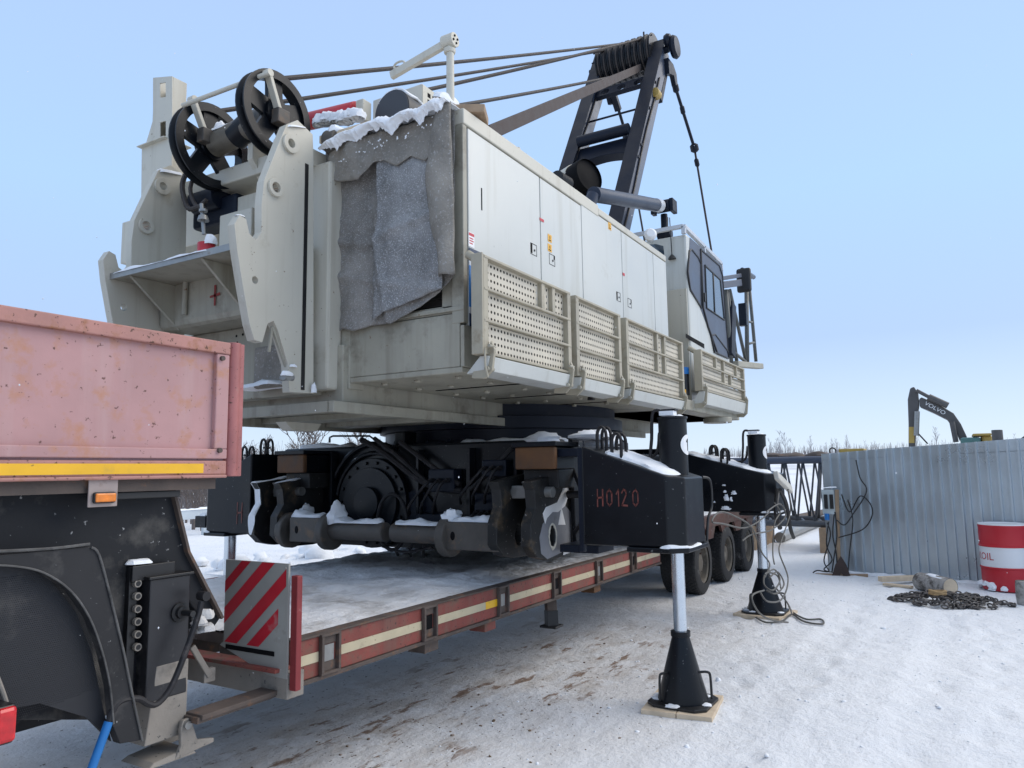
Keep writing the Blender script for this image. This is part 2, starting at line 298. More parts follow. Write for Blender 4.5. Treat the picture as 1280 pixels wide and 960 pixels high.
def gz(x, y):
    r = math.hypot(x, y)
    z = 0.018 * noise.noise(V((x*.9, y*.9, 0))) + 0.03 * noise.noise(V((x*.25, y*.25, 4)))
    if r < 24: z += 0.010 * noise.noise(V((x*3.2, y*3.2, 8))) + 0.006 * noise.noise(V((x*8, y*8, 2)))
    bank = max(0, min(1, (y - 8.2) / 1.4)) * max(0, min(1, (15.5 - y) / 3)) * max(0, min(1, (16 - x) / 3))
    z += bank * (0.16 + 0.22 * abs(noise.noise(V((x*.9, y*1.1, 1)))) + 0.10 * noise.noise(V((x*3, y*3, 1))))
    for yc in (0.35, 1.25, -1.5, -2.4):                   # shallow wheel ruts along the track
        yy = yc + 0.25 * noise.noise(V((x*.15, yc, 0))); dd = abs(y - yy); z += -0.013 * math.exp(-(dd / 0.15) ** 2) + .007 * math.exp(-((dd - .24) / .06) ** 2) * (1 + noise.noise(V((x*5, yc, 3)))) + (.005 * math.sin(x * 62) * math.exp(-(dd / .13) ** 4) if r < 16 else 0)
    for fx, fy, c_, s_, k_ in STEPS.get((int(x // .4), int(y // .4)), ()):
        u, v = (x-fx)*c_ + (y-fy)*s_, -(x-fx)*s_ + (y-fy)*c_; q_ = (u/.15)**2 + (v/.065)**2; z += k_ * (-.022 * math.exp(-q_*q_) + .008 * math.exp(-((math.sqrt(q_) - 1.45) / .35) ** 2))
    if r > 45: z += (min(r, 430) - 45) * 0.021 + 2.2 * noise.noise(V((x*.012, y*.012, 0))) * min(1, (r - 45) / 100)
    if r > 430: z -= (r - 430) * 0.012
    return z
def axis(lo, hi, a, b, st):
    v = [a + i*st for i in range(int((b-a)/st)+1)]
    s_, x = st, v[-1]
    while x < hi: s_ *= 1.16; x += s_; v.append(x)
    s_, x = st, v[0]; pre = []
    while x > lo: s_ *= 1.16; x -= s_; pre.append(x)
    return pre[::-1] + v
xs = axis(-900, 2200, 1, 15, .06); ys = axis(-900, 1600, -3, 5, .06)
g = MB(); g.v = [V((x, y, gz(x, y))) for y in ys for x in xs]; nx_ = len(xs)
g.f = [(j*nx_+i, j*nx_+i+1, (j+1)*nx_+i+1, (j+1)*nx_+i) for j in range(len(ys)-1) for i in range(nx_-1)]; g.sm = [True]*len(g.f)
def ground_mat():
    m = bpy.data.materials.new('packed_snow_ground'); m.use_nodes = True; n = m.node_tree.nodes; L = m.node_tree.links; b = n['Principled BSDF']
    tc = n.new('ShaderNodeTexCoord'); sp = n.new('ShaderNodeSeparateXYZ'); L.new(tc.outputs['Object'], sp.inputs[0])
    def noi(s, d=6, r=.6, mp=None):
        t = n.new('ShaderNodeTexNoise'); t.inputs['Scale'].default_value = s; t.inputs['Detail'].default_value = d; t.inputs['Roughness'].default_value = r
        src = tc.outputs['Object']
        if mp:
            q = n.new('ShaderNodeMapping'); q.inputs['Scale'].default_value = mp; L.new(src, q.inputs[0]); src = q.outputs[0]
        L.new(src, t.inputs['Vector']); return t.outputs[0]
    def rng(s, a, c, lo=0., hi=1., sm=False):
        r = n.new('ShaderNodeMapRange'); r.inputs[1].default_value = a; r.inputs[2].default_value = c; r.inputs[3].default_value = lo; r.inputs[4].default_value = hi
        if sm: r.interpolation_type = 'SMOOTHSTEP'
        L.new(s, r.inputs[0]); return r.outputs[0]
    def ma(op, a, c):
        k = n.new('ShaderNodeMath'); k.operation = op; k.use_clamp = True
        for i, s in enumerate((a, c)):
            if isinstance(s, (int, float)): k.inputs[i].default_value = s
            else: L.new(s, k.inputs[i])
        return k.outputs[0]
    def mix(f, c1, c2):
        x = n.new('ShaderNodeMix'); x.data_type = 'RGBA'; L.new(f, x.inputs[0])
        for i, c in ((6, c1), (7, c2)):
            if isinstance(c, tuple): x.inputs[i].default_value = (*c, 1)
            else: L.new(c, x.inputs[i])
        return x.outputs[2]
    X, Y = sp.outputs[0], sp.outputs[1]
    wob = noi(.7, 3)
    yw = n.new('ShaderNodeMath'); yw.operation = 'MULTIPLY_ADD'; L.new(wob, yw.inputs[0]); yw.inputs[1].default_value = 1.6; L.new(Y, yw.inputs[2])
    lane = ma('MULTIPLY', rng(yw.outputs[0], 2.0, 3.2, sm=True), ma('MULTIPLY', rng(yw.outputs[0], 7.4, 6.2, sm=True), rng(X, 13.0, 8.5, sm=True)))
    col = mix(rng(noi(1.1), .35, .7), (.81, .83, .86), (.86, .872, .89))
    col = mix(ma('MULTIPLY', rng(noi(.55, 5, .6, (.35, 1, 1)), .47, .62), .15), col, (.72, .735, .755))
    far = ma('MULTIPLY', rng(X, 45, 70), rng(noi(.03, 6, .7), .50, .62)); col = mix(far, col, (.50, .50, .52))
    grey = ma('MULTIPLY', lane, rng(noi(1.5, 7, .65), .30, .60, .35, 1.0)); col = mix(grey, col, (.70, .69, .685))
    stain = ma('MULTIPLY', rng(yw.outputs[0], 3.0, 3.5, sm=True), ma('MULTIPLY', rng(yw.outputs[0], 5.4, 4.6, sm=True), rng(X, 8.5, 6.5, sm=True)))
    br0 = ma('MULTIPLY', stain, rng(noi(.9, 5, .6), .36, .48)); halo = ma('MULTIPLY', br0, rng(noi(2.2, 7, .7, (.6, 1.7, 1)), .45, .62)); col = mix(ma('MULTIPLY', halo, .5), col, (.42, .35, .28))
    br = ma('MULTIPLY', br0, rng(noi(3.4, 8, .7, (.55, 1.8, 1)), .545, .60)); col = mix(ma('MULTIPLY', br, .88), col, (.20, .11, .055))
    bits = ma('MULTIPLY', ma('MAXIMUM', lane, .25), rng(noi(24, 3, .6), .655, .69)); col = mix(bits, col, (.13, .10, .08))
    icy = ma('MULTIPLY', lane, rng(noi(3.1, 7, .65), .55, .62)); col = mix(ma('MULTIPLY', icy, .75), col, (.80, .81, .83))
    L.new(col, b.inputs['Base Color']); b.inputs['Roughness'].default_value = .8
    k = n.new('ShaderNodeBump'); k.inputs['Strength'].default_value = .8; k.inputs['Distance'].default_value = .05; L.new(noi(7, 9, .68), k.inputs['Height'])
    k2 = n.new('ShaderNodeBump'); k2.inputs['Strength'].default_value = .5; k2.inputs['Distance'].default_value = .012; L.new(noi(38, 5, .7), k2.inputs['Height']); L.new(k.outputs[0], k2.inputs['Normal'])
    L.new(k2.outputs[0], b.inputs['Normal']); return m
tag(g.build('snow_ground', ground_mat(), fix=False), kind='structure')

def clod_field(name, n_, fx, mtl, smin, smax, seed):
    rr = random.Random(seed); mb = MB()
    for i in range(n_):
        x, y = fx(rr); s_ = rr.uniform(smin, smax) * (1 + (rr.random() ** 4) * 2); lump(mb, (x, y, gz(x, y) + s_*.2), s_*rr.uniform(.8, 1.4), s_*rr.uniform(.8, 1.4), s_*rr.uniform(.5, .9), i * 1.37, 6, 3, .5)
    return tag(mb.build(name, mtl, fix=False), kind='stuff')
clod_field('snow_clods', 900, lambda r: (r.uniform(2, 13), r.uniform(-2.5, 3.0)), SNOW, .003, .0075, 3)
clod_field('snow_bank_clods', 160, lambda r: (r.uniform(2, 15), r.uniform(8.2, 11)), SNOW, .03, .10, 5)
MUD = mat('frozen_mud', (.17, .115, .07), .9, var=.3, vscale=10, dirt=((.45, .42, .40), .35, 20), bump=(.4, 30))
clod_field('frozen_mud_clods', 230, lambda r: (r.gauss(4.3, 1.5), 2.6 + abs(r.gauss(0, .5)) * r.choice((-1, 1, 1))), MUD, .002, .005, 8)

# bare winter trees: five shapes, copied
def bare_tree(seed, h, wide, twig_n):
    rr = random.Random(seed); tr = MB(); cr = MB()
    pts = [V((0, 0, -.05))]; 
    for i in range(6): pts.append(pts[-1] + V((rr.uniform(-.03, .03) * h, rr.uniform(-.03, .03) * h, h / 6)))
    for i in range(6): tr.cyl(pts[i], pts[i+1], .016*h*(1 - i/6.6), .016*h*(1 - (i+1)/6.6), 6)
    def br(p, d, l, r, lev):
        q = p + d * l; m_ = p.lerp(q, .5) + V((rr.uniform(-1, 1), rr.uniform(-1, 1), rr.uniform(-.3, .6))) * l * .09
        cr.tube([p, m_, q], r, 3)
        if lev < 2:
            for _ in range(twig_n - lev):
                t = rr.uniform(.3, 1); a = V((rr.gauss(0, .6), rr.gauss(0, .6), rr.uniform(.1, .6))); br(p.lerp(q, t), (d + a).normalized(), l * rr.uniform(.4, .65), r * .6, lev + 1)
    for k in range(13):
        t = rr.uniform(.18, 1); i = min(5, int(t * 6)); p = pts[i].lerp(pts[i+1], t*6 - i); a = rr.uniform(0, 6.28)
        br(p, V((math.cos(a)*wide, math.sin(a)*wide, rr.uniform(.5, 1.1))).normalized(), h * (.42 - .28 * t) * rr.uniform(.7, 1.2), .0055*h, 0)
    return tr, cr
def make_tree(seed, h, wide, tw, mtl, label, group):
    t = thing('bare_tree', label, 'tree', (0, 0, 0), group); a, b_ = bare_tree(seed, h, wide, tw); a.build('trunk', mtl, t, fix=False); b_.build('crown', mtl, t, fix=False); return t
def clone(root, loc, rz=0, sc=1, label=None):
    r = root.copy(); COL.objects.link(r); r.location = loc; r.rotation_euler = (0, 0, rz); r.scale = (sc, sc, sc)
    if label: r['label'] = label
    for c in root.children:
        d = c.copy(); COL.objects.link(d); d.parent = r
        for e in c.children:
            f = e.copy(); COL.objects.link(f); f.parent = d
    return r
LB = 'bare brown winter birch in the snowy thicket beyond the low-loader'
protos = [make_tree(10 + i, 3.6 + .5 * i, .55, 3, TWIG, LB, 'bare trees in the thicket on the left') for i in range(4)]
rr = random.Random(4)
for i in range(64):
    px = rr.uniform(195, 480); d = rr.uniform(24, 38); q = ray(px, 594); q = V((q.x, q.y, 0)).normalized() * d; z = gz(q.x, q.y) - .1
    if i < 4: protos[i].location = (q.x, q.y, z); protos[i].rotation_euler.z = rr.uniform(0, 6); protos[i].scale = (rr.uniform(.5, .7),) * 3
    else: clone(protos[i % 4], (q.x, q.y, z), rr.uniform(0, 6), rr.uniform(.42, .72))
LF = 'frosted bare shrub-like tree on the far snowfield horizon'
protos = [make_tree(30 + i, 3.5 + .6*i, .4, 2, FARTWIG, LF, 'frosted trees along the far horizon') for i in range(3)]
for i in range(62):
    px = rr.choice((rr.uniform(950, 1065), rr.uniform(1040, 1110), rr.uniform(930, 1290))); d = rr.uniform(170, 330); q = ray(px, 578); q = V((q.x, q.y, 0)).normalized() * d; z = gz(q.x, q.y) - .2
    s_ = rr.uniform(.5, 1.5)
    if i < 3: protos[i].location = (q.x, q.y, z); protos[i].scale = (s_,)*3
    else: clone(protos[i % 3], (q.x, q.y, z), rr.uniform(0, 6), s_)
wood = MB()
for i in range(5200):                                      # far thicket that reads as one mass
    px = rr.uniform(120, 560) if i % 3 else rr.uniform(880, 1330); d = rr.uniform(30, 62) if i % 3 else rr.uniform(300, 420)
    q = ray(px, 590); q = V((q.x, q.y, 0)).normalized() * d; z = gz(q.x, q.y) - (.1 if i % 3 else .8); h = rr.uniform(1.6, 3.3) if i % 3 else rr.uniform(1.5, 5.5)
    wood.cyl((q.x, q.y, z), (q.x + rr.gauss(0, .22)*h*.6, q.y + rr.gauss(0, .22)*h*.6, z + h), .016 if i % 3 else .11, .004 if i % 3 else .03, 3)
tag(wood.build('far_thicket', mat('far_thicket_bark', (.21, .19, .19), .9, var=.25, vscale=.5), fix=False), kind='stuff')

# snow-covered crash barrier on the left
t = thing('guard_rail', 'low grey roadside guard rail behind the snow bank on the left', 'guard rail', (8, 17.5, 0))
a, b_ = V((2, 16.2, .62)), V((19, 19.4, .60)); r_ = MB(); r_.beam(a, b_, .05, .26); r_.build('rail', GALV, t, .01)
r_ = MB(); snow_strip(r_, [a + V((0, 0, .13)), b_ + V((0, 0, .13))], .14, .07, 2, .12, 5); r_.build('snow_cap', SNOW, t)
for i in range(9):
    p = a.lerp(b_, (i + .3) / 9); r_ = MB(); r_.box(p.x-.05, p.x+.05, p.y+.03, p.y+.13, -.3, .68); r_.build('post', GALV, t)
# small wooden cross on the horizon
p = V(ray(1058, 578)); p = V((p.x, p.y, 0)).normalized() * 120; p.z = gz(p.x, p.y)
t = MB(); t.box(p.x-.1, p.x+.1, p.y-.1, p.y+.1, p.z-.2, p.z+3.6); t.box(p.x-.08, p.x+.08, p.y-.9, p.y+.9, p.z+2.5, p.z+2.7)
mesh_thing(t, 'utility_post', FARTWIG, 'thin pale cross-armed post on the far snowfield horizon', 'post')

# ------------------------------------------------------------------ low-loader trailer
YS, YF, ZD = 3.03, 5.55, 0.82                              # near side, far side, deck top
tr = thing('low_loader_trailer', 'long red low-loader trailer with icy deck carrying the crane', 'trailer', (5.5, 4.3, 0))
X0, X1 = 2.84, 8.45
m = MB()
DECK = mat('iced_deck_boards', (.16, .14, .125), .7, var=.3, vscale=5, dirt=((.5, .5, .5), .4, 4), bump=(.3, 14))
for i in range(28):                                        # timber deck boards under the ice
    x = X0 + .03 + i * .2; m = MB(); m.box(x, x + .188, YS + .092, YF - .092, ZD - .07, ZD - .012 + .004 * (i % 3)); m.build('deck_board', DECK, tr)
m = MB()
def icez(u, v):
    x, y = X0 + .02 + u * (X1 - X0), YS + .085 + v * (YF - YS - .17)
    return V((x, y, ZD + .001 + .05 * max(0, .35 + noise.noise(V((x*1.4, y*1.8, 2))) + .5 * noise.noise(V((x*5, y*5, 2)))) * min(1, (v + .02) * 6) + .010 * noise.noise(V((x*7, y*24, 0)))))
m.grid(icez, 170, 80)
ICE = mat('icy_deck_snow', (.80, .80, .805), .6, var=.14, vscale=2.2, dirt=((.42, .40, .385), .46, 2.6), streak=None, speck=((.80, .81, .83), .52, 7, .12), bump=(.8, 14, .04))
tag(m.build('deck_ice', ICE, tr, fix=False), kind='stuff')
for y0, y1 in ((YS, YS + .09), (YF - .09, YF)):
    m = MB(); m.box(X0, X1, y0, y1, .615, ZD); m.build('side_rail', TRED, tr, .004)
m = MB(); m.box(X0 - .55, X1, YS - .012, YS + .11, .590, .613); m.box(X0, X1, YS - .010, YS + .075, ZD + .001, ZD + .012); m.build('rail_edge', TRIM, tr, .003)
m = MB(); m.box(X0 + .3, X1 + 2.8, 3.75, 4.0, .45, .74); m.box(X0 + .3, X1 + 2.8, 4.58, 4.83, .45, .74)
for i in range(7): m.box(X0 + .6 + i*.85, X0 + .72 + i*.85, YS + .09, YF - .09, .63, .74)
m.build('chassis_beams', TRIM, tr, .006)
pk = [PY(px, py, YS).x for px, py in ((410, 818), (535, 777), (627, 747), (694, 727), (747, 711), (790, 697))]
for i, x in enumerate(pk):                                 # stake pockets: open box on the rail
    m = MB(); f_ = .055; z0, z1 = .628, .815
    m.box(x - f_ - .018, x - f_, YS - .03, YS - .002, z0, z1); m.box(x + f_, x + f_ + .018, YS - .03, YS - .002, z0, z1)
    m.box(x - f_ - .018, x + f_ + .018, YS - .028, YS - .002, z1, z1 + .014); m.box(x - f_ - .018, x + f_ + .018, YS - .028, YS - .002, z0 - .014, z0); m.box(x - f_, x + f_, YS - .006, YS - .002, z0, z0 + .05); m.box(x - f_, x + f_, YS - .006, YS - .002, z1 - .045, z1)
    p_ = m.build('stake_pocket', TRIM, tr, .002)
    m = MB(); m.box(x - .036, x + .036, YS - .009, YS - .003, z0 + .052, z1 - .048); m.build('pocket_hole', INK if i % 2 else STEEL, p_)
    if i < 5: a, b_ = x + .075, pk[i+1] - .075
    else: a, b_ = x + .075, X1 - .03
    m = MB(); m.box(a, b_, YS - .0045, YS - .0008, .690, .742); m.build('reflective_tape', TAPE, tr)
m = MB(); m.box(X0 + .02, pk[0] - .075, YS - .0045, YS - .0008, .690, .742); m.build('reflective_tape', TAPE, tr)
m = MB(); x = PY(612, 757, YS).x; m.box(x - .06, x + .14, YS - .0060, YS - .0047, .690, .742); m.build('amber_tape', YELLOW, tr)
for px, py, mt in ((532, 808, TRIM), (606, 783, TRED), (741, 727, RUSTBOX)):
    p = PY(px, py, YS + .06); m = MB(); m.box(p.x - .06, p.x + .09, YS + .02, YS + .16, .52, .589); m.build('outrigger_bracket', mt, tr, .004)
p = PY(690, 760, YS + .12); m = MB(); m.beam((p.x, YS + .14, .61), (p.x - .02, YS + .12, .46), .09, .09); m.build('drop_leg', TRIM, tr, .004)
m = MB(); m.beam((p.x - .02, YS + .12, .47), (p.x - .03, YS + .11, .34), .10, .10); m.box(p.x - .09, p.x + .06, YS + .04, YS + .2, .325, .345); m.build('drop_leg_foot', BLACKPL, tr, .004)
# warning board across the front corner
A = PX(281, 702, 2.72); x0 = 2.72; yl, yr = PX(281, 750, x0).y, PX(360, 750, x0).y; zt, zb = PX(320, 702, x0).z, PX(320, 808, x0).z; zbb = PX(340, 846, x0).z
m = MB(); m.plate([(yl, zb), (yl, zt), (yr, zt), (yr, zbb), (yr + .14, zbb + .005), (yl + .03, zb - .02)], [circle(yr + .02, zt - .02, .006, 8)], YZ(x0), (.012, 0, 0)); wb = m.build('warning_board', GREYPLATE, tr)
W_, H_ = yl - yr, zt - zb
def stripe(c0, c1, fade=1.0):                              # diagonal band between lines  s = c0..c1 of (right + up), clipped to the board
    def clip(poly, f):
        out = []
        for i in range(len(poly)):
            a, b_ = poly[i], poly[(i+1) % len(poly)]; fa, fb = f(a), f(b_)
            if fa >= 0: out.append(a)
            if fa * fb < 0: t = fa / (fa - fb); out.append((a[0] + (b_[0]-a[0])*t, a[1] + (b_[1]-a[1])*t))
        return out
    k = 1.27 / 1.45; poly = [(0, 0), (fade, 0), (fade, 1.29), (0, 1.29)]
    poly = clip(poly, lambda p: (p[1] - k * 1.45 * p[0]) - c0); poly = clip(poly, lambda p: c1 - (p[1] - k * 1.45 * p[0]))
    if len(poly) > 2: m.add([(x0 - .0015, yl - p[0]*W_, zb + p[1]/1.29*H_) for p in poly], [tuple(range(len(poly)))])
for c0, c1, fd in ((.76, .95, 1), (.28, .53, 1), (-.28, -.02, .97), (-.72, -.48, .86)):
    m = MB(); stripe(c0, c1, fd)
    if m.f: m.build('red_stripe', REDSTRIPE, wb, fix=False)
m = MB(); m.box(x0 + .014, x0 + .05, yr - .05, yr - .005, .62, zt - .06); m.build('board_post', DULLRED, tr, .004)
m = MB(); m.box(x0 - .003, x0 + .001, yr + .09, yl - .02, zb - .035, zb - .012); m.build('board_slot', INK, wb)
p = PX(235, 812, 2.60)
m = MB(); m.box(2.725, 2.838, yr, YF, .575, .70); m.build('front_beam', MUDDY, tr, .004)
m = MB(); m.box(2.69, 2.80, yr + .05, YF, .703, .722); m.build('front_beam_lip', TRED, tr, .002)
m = MB(); m.beam((X0, YS + .05, .592), PY(238, 900, YS + .05), .10, .028); m.build('neck_tongue', TRIM, tr, .003)
m = MB(); m.box(1.2, X0 - .13, 3.9, 4.2, .50, .72); m.build('neck_beam', ROADBLACK, tr, .006)
# gooseneck platform with faded red drop side
m = MB(); m.box(-2.2, 2.36, YS + .04, YF - .04, 1.632, 1.698); m.build('platform_floor', TRIM, tr)
XE = 2.405
for y0, s_ in ((YS, 1), (YF, -1)):
    def bx(a, b_, d0, d1, z0, z1): ya, yb = y0 + s_*d0, y0 + s_*d1; m.box(a, b_, min(ya, yb), max(ya, yb), z0, z1)
    m = MB(); bx(-2.2, XE - .015, .030, .05, 1.815, 2.30); sb = m.build('drop_side', PINK, tr)
    m = MB(); bx(-2.2, XE - .012, -.002, .055, 2.285, 2.345); m.build('drop_side_rim', PINKRIM, sb, .006)
    m = MB(); bx(-2.2, XE - .012, .004, .055, 1.775, 1.822); m.build('drop_side_sill', PINK, sb, .005)
    m = MB(); bx(XE - .085, XE - .012, .004, .056, 1.822, 2.285); m.build('drop_side_stile', PINK, sb, .006)
    m = MB(); bx(-2.2, XE - .01, .008, .09, 1.700, 1.766); bx(-2.2, XE - .01, .0, .05, 1.684, 1.700); m.build('platform_rail', PINKRIM, tr, .006)
    m = MB(); bx(-2.2, XE - .14, .0055, .0075, 1.708, 1.752); m.build('reflective_tape', YELLOW, tr)
    m = MB(); m.cyl((XE + .030, y0 + s_*.033, 1.69), (XE + .030, y0 + s_*.033, 2.352), .036, None, 14); bx(XE + .02, XE + .082, .012, .05, 1.69, 2.35); m.build('corner_post', PINKPOST, tr, .004)
    for zz in (1.815, 2.262):
        m = MB(); m.cyl((XE - .06, y0 - s_*.010, zz), (XE - .06, y0 + s_*.01, zz), .012, None, 10); m.build('bolt', TRIM, sb)
m = MB(); m.box(XE + .03, XE + .06, YS + .06, YF - .06, 1.70, 2.33); m.build('tail_board', PINK, tr)
m = MB(); snow_strip(m, [(XE - .5, YS + .07, 2.33), (XE - .12, YS + .07, 2.33)], .06, .03, 4, .02); m.build('snow', SNOW, tr)
# black gooseneck under the platform
YG = 3.20
pts = [(-20, 598), (207, 598), (214, 612), (233, 692), (276, 772), (262, 792), (236, 752), (205, 735), (168, 880), (120, 900), (-20, 900)]
prof = [(PY(a, b_, YG).x, PY(a, b_, YG).z) for a, b_ in pts]; prof = [(x, min(z, 1.69)) for x, z in prof]
m = MB(); m.plate(prof, [], XZ(YG), (0, 2.15, 0)); m.build('gooseneck', ROADBLACK, tr, .006)
q = [PY(a, b_, YG) for a, b_ in ((206, 600), (213, 612), (232, 690), (274, 772))]; m = MB()
for a, b_ in zip(q, q[1:]): m.beam(a + V((0, .02, 0)), b_ + V((0, .02, 0)), .10, .014, (b_-a).cross(V((0, 1, 0))))
m.build('gooseneck_flange', TRIM, tr)
a, b_ = PY(150, 600, YS + .1), PY(219, 606, YS + .1); m = MB(); m.box(a.x - .1, b_.x, YS + .06, YS + .16, 1.60, 1.63); m.build('cross_bearer', BLACKPL, tr, .003)
c = PY(129, 622, YS + .02); m = MB(); m.box(c.x - .062, c.x + .062, YS + .02, YS + .028, c.z - .038, 1.69); m.build('lamp_bracket', mat('greyish_bracket', (.33, .27, .25), .6, var=.1, vscale=9, dirt=((.18, .12, .09), .3, 9)), tr, .003)
m = MB(); m.box(c.x - .048, c.x + .048, YS + .004, YS + .02, c.z - .023, c.z + .023); ml = m.build('marker_lamp', BLACKPL, tr, .01)
m = MB(); m.box(c.x - .043, c.x + .043, YS - .004, YS + .006, c.z - .018, c.z + .018); m.build('lamp_lens', AMBER, ml, .008)
# landing leg, wound up
YL = 3.12
L_ = lambda px, py: PY(px, py, YL)
a, b_ = L_(188, 728), L_(238, 728); zt = L_(210, 722).z; zc = L_(210, 872).z; c = (a.x + b_.x) / 2
m = MB(); m.box(a.x, b_.x, YL, YL + .16, zc, zt); m.build('leg_housing', mat('leg_black_paint', (.018, .018, .021), .4, var=.25, vscale=5, dirt=((.14, .13, .12), .3, 6), bump=(.1, 14)), tr, .006)
m = MB(); m.box(a.x - .012, b_.x + .012, YL - .012, YL + .172, zt + .001, zt + .014); m.build('leg_cap', BLACKPL, tr, .003)
z2 = L_(210, 925).z; m = MB(); m.hexa([(a.x+.012, YL + .012, z2), (b_.x+.012, YL + .012, z2), (b_.x+.012, YL+.148, z2), (a.x+.012, YL+.148, z2), (a.x + .045, YL - .004, zc - .002 + .15), (b_.x + .003, YL - .004, zc + .15), (b_.x + .003, YL+.148, zc + .15), (a.x + .045, YL+.148, zc + .15)]); m.build('inner_leg', MUDDY, tr, .004)
zp = L_(228, 908).z; xp = L_(228, 908).x; z3 = L_(205, 952).z
m = MB(); m.plate([(xp - .055, z3), (xp - .025, z3 + .05), (xp - .03, zp), (xp - .02, zp + .035), (xp + .02, zp + .038), (xp + .035, zp), (xp + .06, z3 + .055), (xp + .15, z3 + .035), (xp + .15, z3 + .015), (xp + .06, z3 + .01)], [], XZ(YL - .03), (0, .02, 0)); m.plate([(xp - .055, z3), (xp - .025, z3 + .05), (xp - .03, zp), (xp + .035, zp), (xp + .06, z3 + .055), (xp + .15, z3 + .015)], [], XZ(YL + .155), (0, .02, 0))
m.hexa([(xp - .18, YL - .03, z3), (xp + .06, YL - .03, z3 - .004), (xp + .06, YL + .18, z3 - .004), (xp - .18, YL + .18, z3), (xp - .15, YL - .02, z3 + .018), (xp + .02, YL - .02, z3 + .03), (xp + .02, YL + .17, z3 + .03), (xp - .15, YL + .17, z3 + .018)])
m.build('leg_shoe', MUDDY, tr, .004)
m = MB(); m.cyl((xp, YL - .045, zp + .012), (xp, YL + .19, zp + .012), .018); m.build('shoe_pin', STEEL, tr)
# side mounting strip with a row of bolt bosses
s0, s1 = L_(171, 712), L_(185, 838); m = MB(); m.box(s0.x, L_(180, 760).x - .002, YL + .05, YL + .17, s1.z - .1, s0.z + .01); m.box(s0.x, L_(224, 712).x, YL + .03, YL + .05, L_(200, 724).z, L_(200, 705).z); m.build('mounting_bracket', BLACKPL, tr, .003)
for i in range(6):
    p = L_(178, 730 + i*16); m = MB(); m.cyl((p.x, YL + .03, p.z), (p.x, YL + .052, p.z), .017, .017, 12); bo = m.build('bolt_boss', MUDDY, tr); m = MB(); m.cyl((p.x, YL + .0285, p.z), (p.x, YL + .031, p.z), .011, None, 10); m.build('bolt_head', BLACKPL, bo)
gx = L_(224, 765); m = MB(); m.lathe((gx.x, YL, gx.z), (0, -1, 0), [(0, .045), (.012, .045), (.014, .03), (.03, .028), (.032, .014), (.10, .014)], 16); m.build('gear_hub', BLACKPL, tr)
hp = [PY(a, b_, YL - .09) for a, b_ in ((252, 752), (246, 775), (232, 815), (218, 850), (208, 868), (196, 880), (186, 880), (172, 873), (152, 876), (141, 888), (136, 903))]
m = MB(); m.tube(smooth_path(hp, 4), .0135, 8); m.cyl(PY(255, 745, YL - .09) + V((0, .03, 0)), PY(255, 745, YL - .09) - V((0, .02, 0)), .022); m.build('crank_handle', HOSE, tr)
m = MB(); m.tube([PY(136, 902, YL - .09), PY(113, 965, YL - .09)], .0175, 10); m.build('crank_grip', BLUE, tr)
p = PY(262, 845, YS + .2); m = MB(); m.box(p.x - .03, p.x + .035, YS + .2, YS + .23, p.z - .03, p.z + .035); m.beam(PY(240, 808, YS + .2), PY(262, 845, YS + .2), .015, .03); m.build('hook_plate', MUDDY, tr, .004)
m = MB()
for i in range(9): lump(m, PY(262 + R.uniform(-14, 8), 776 + R.uniform(-8, 14), YG + R.uniform(-.1, .25)), .04, .04, .03, i, 8, 4)
m.build('snow', DIRTYSNOW, tr)
m = MB(); snow_strip(m, [PY(157, 705, YG - .02), PY(190, 702, YG - .02)], .05, .018, 3, .02); m.build('snow', SNOW, tr)
# rear bogie: raised frame and three axles of twin tyres
m = MB(); m.box(X1 + .02, 13.85, YS + .02, YF - .02, .86, .94); m.build('bogie_deck', TRIM, tr, .004)
OLDRED = mat('old_dark_red', (.085, .036, .027), .7, var=.3, vscale=5, dirt=((.10, .075, .06), .5, 6), speck=((.5, .5, .5), .15, 25))
for ya, yb in ((YS - .01, YS + .08), (YF - .08, YF + .01)): m = MB(); m.box(X1 + .1, 13.9, ya, yb, .86, 1.02); m.build('bogie_side_rail', OLDRED, tr, .004)
for k in range(6):
    x = X1 + .3 + k*.78; m = MB(); m.plate([(x, .86), (x + .5, .86), (x + .38, .70), (x + .12, .70)], [], XZ(YS + .0), (0, .04, 0)); m.build('mudguard', OLDRED, tr, .003)
m = MB(); m.grid(lambda u, v: V((X1 + .1 + u*5.3, YS + .1 + v*2.3, .943 + .06*max(0, .4 + noise.noise(V((u*9, v*5, 0)))))), 60, 24); tag(m.build('bogie_snow', DIRTYSNOW, tr, fix=False), kind='stuff')
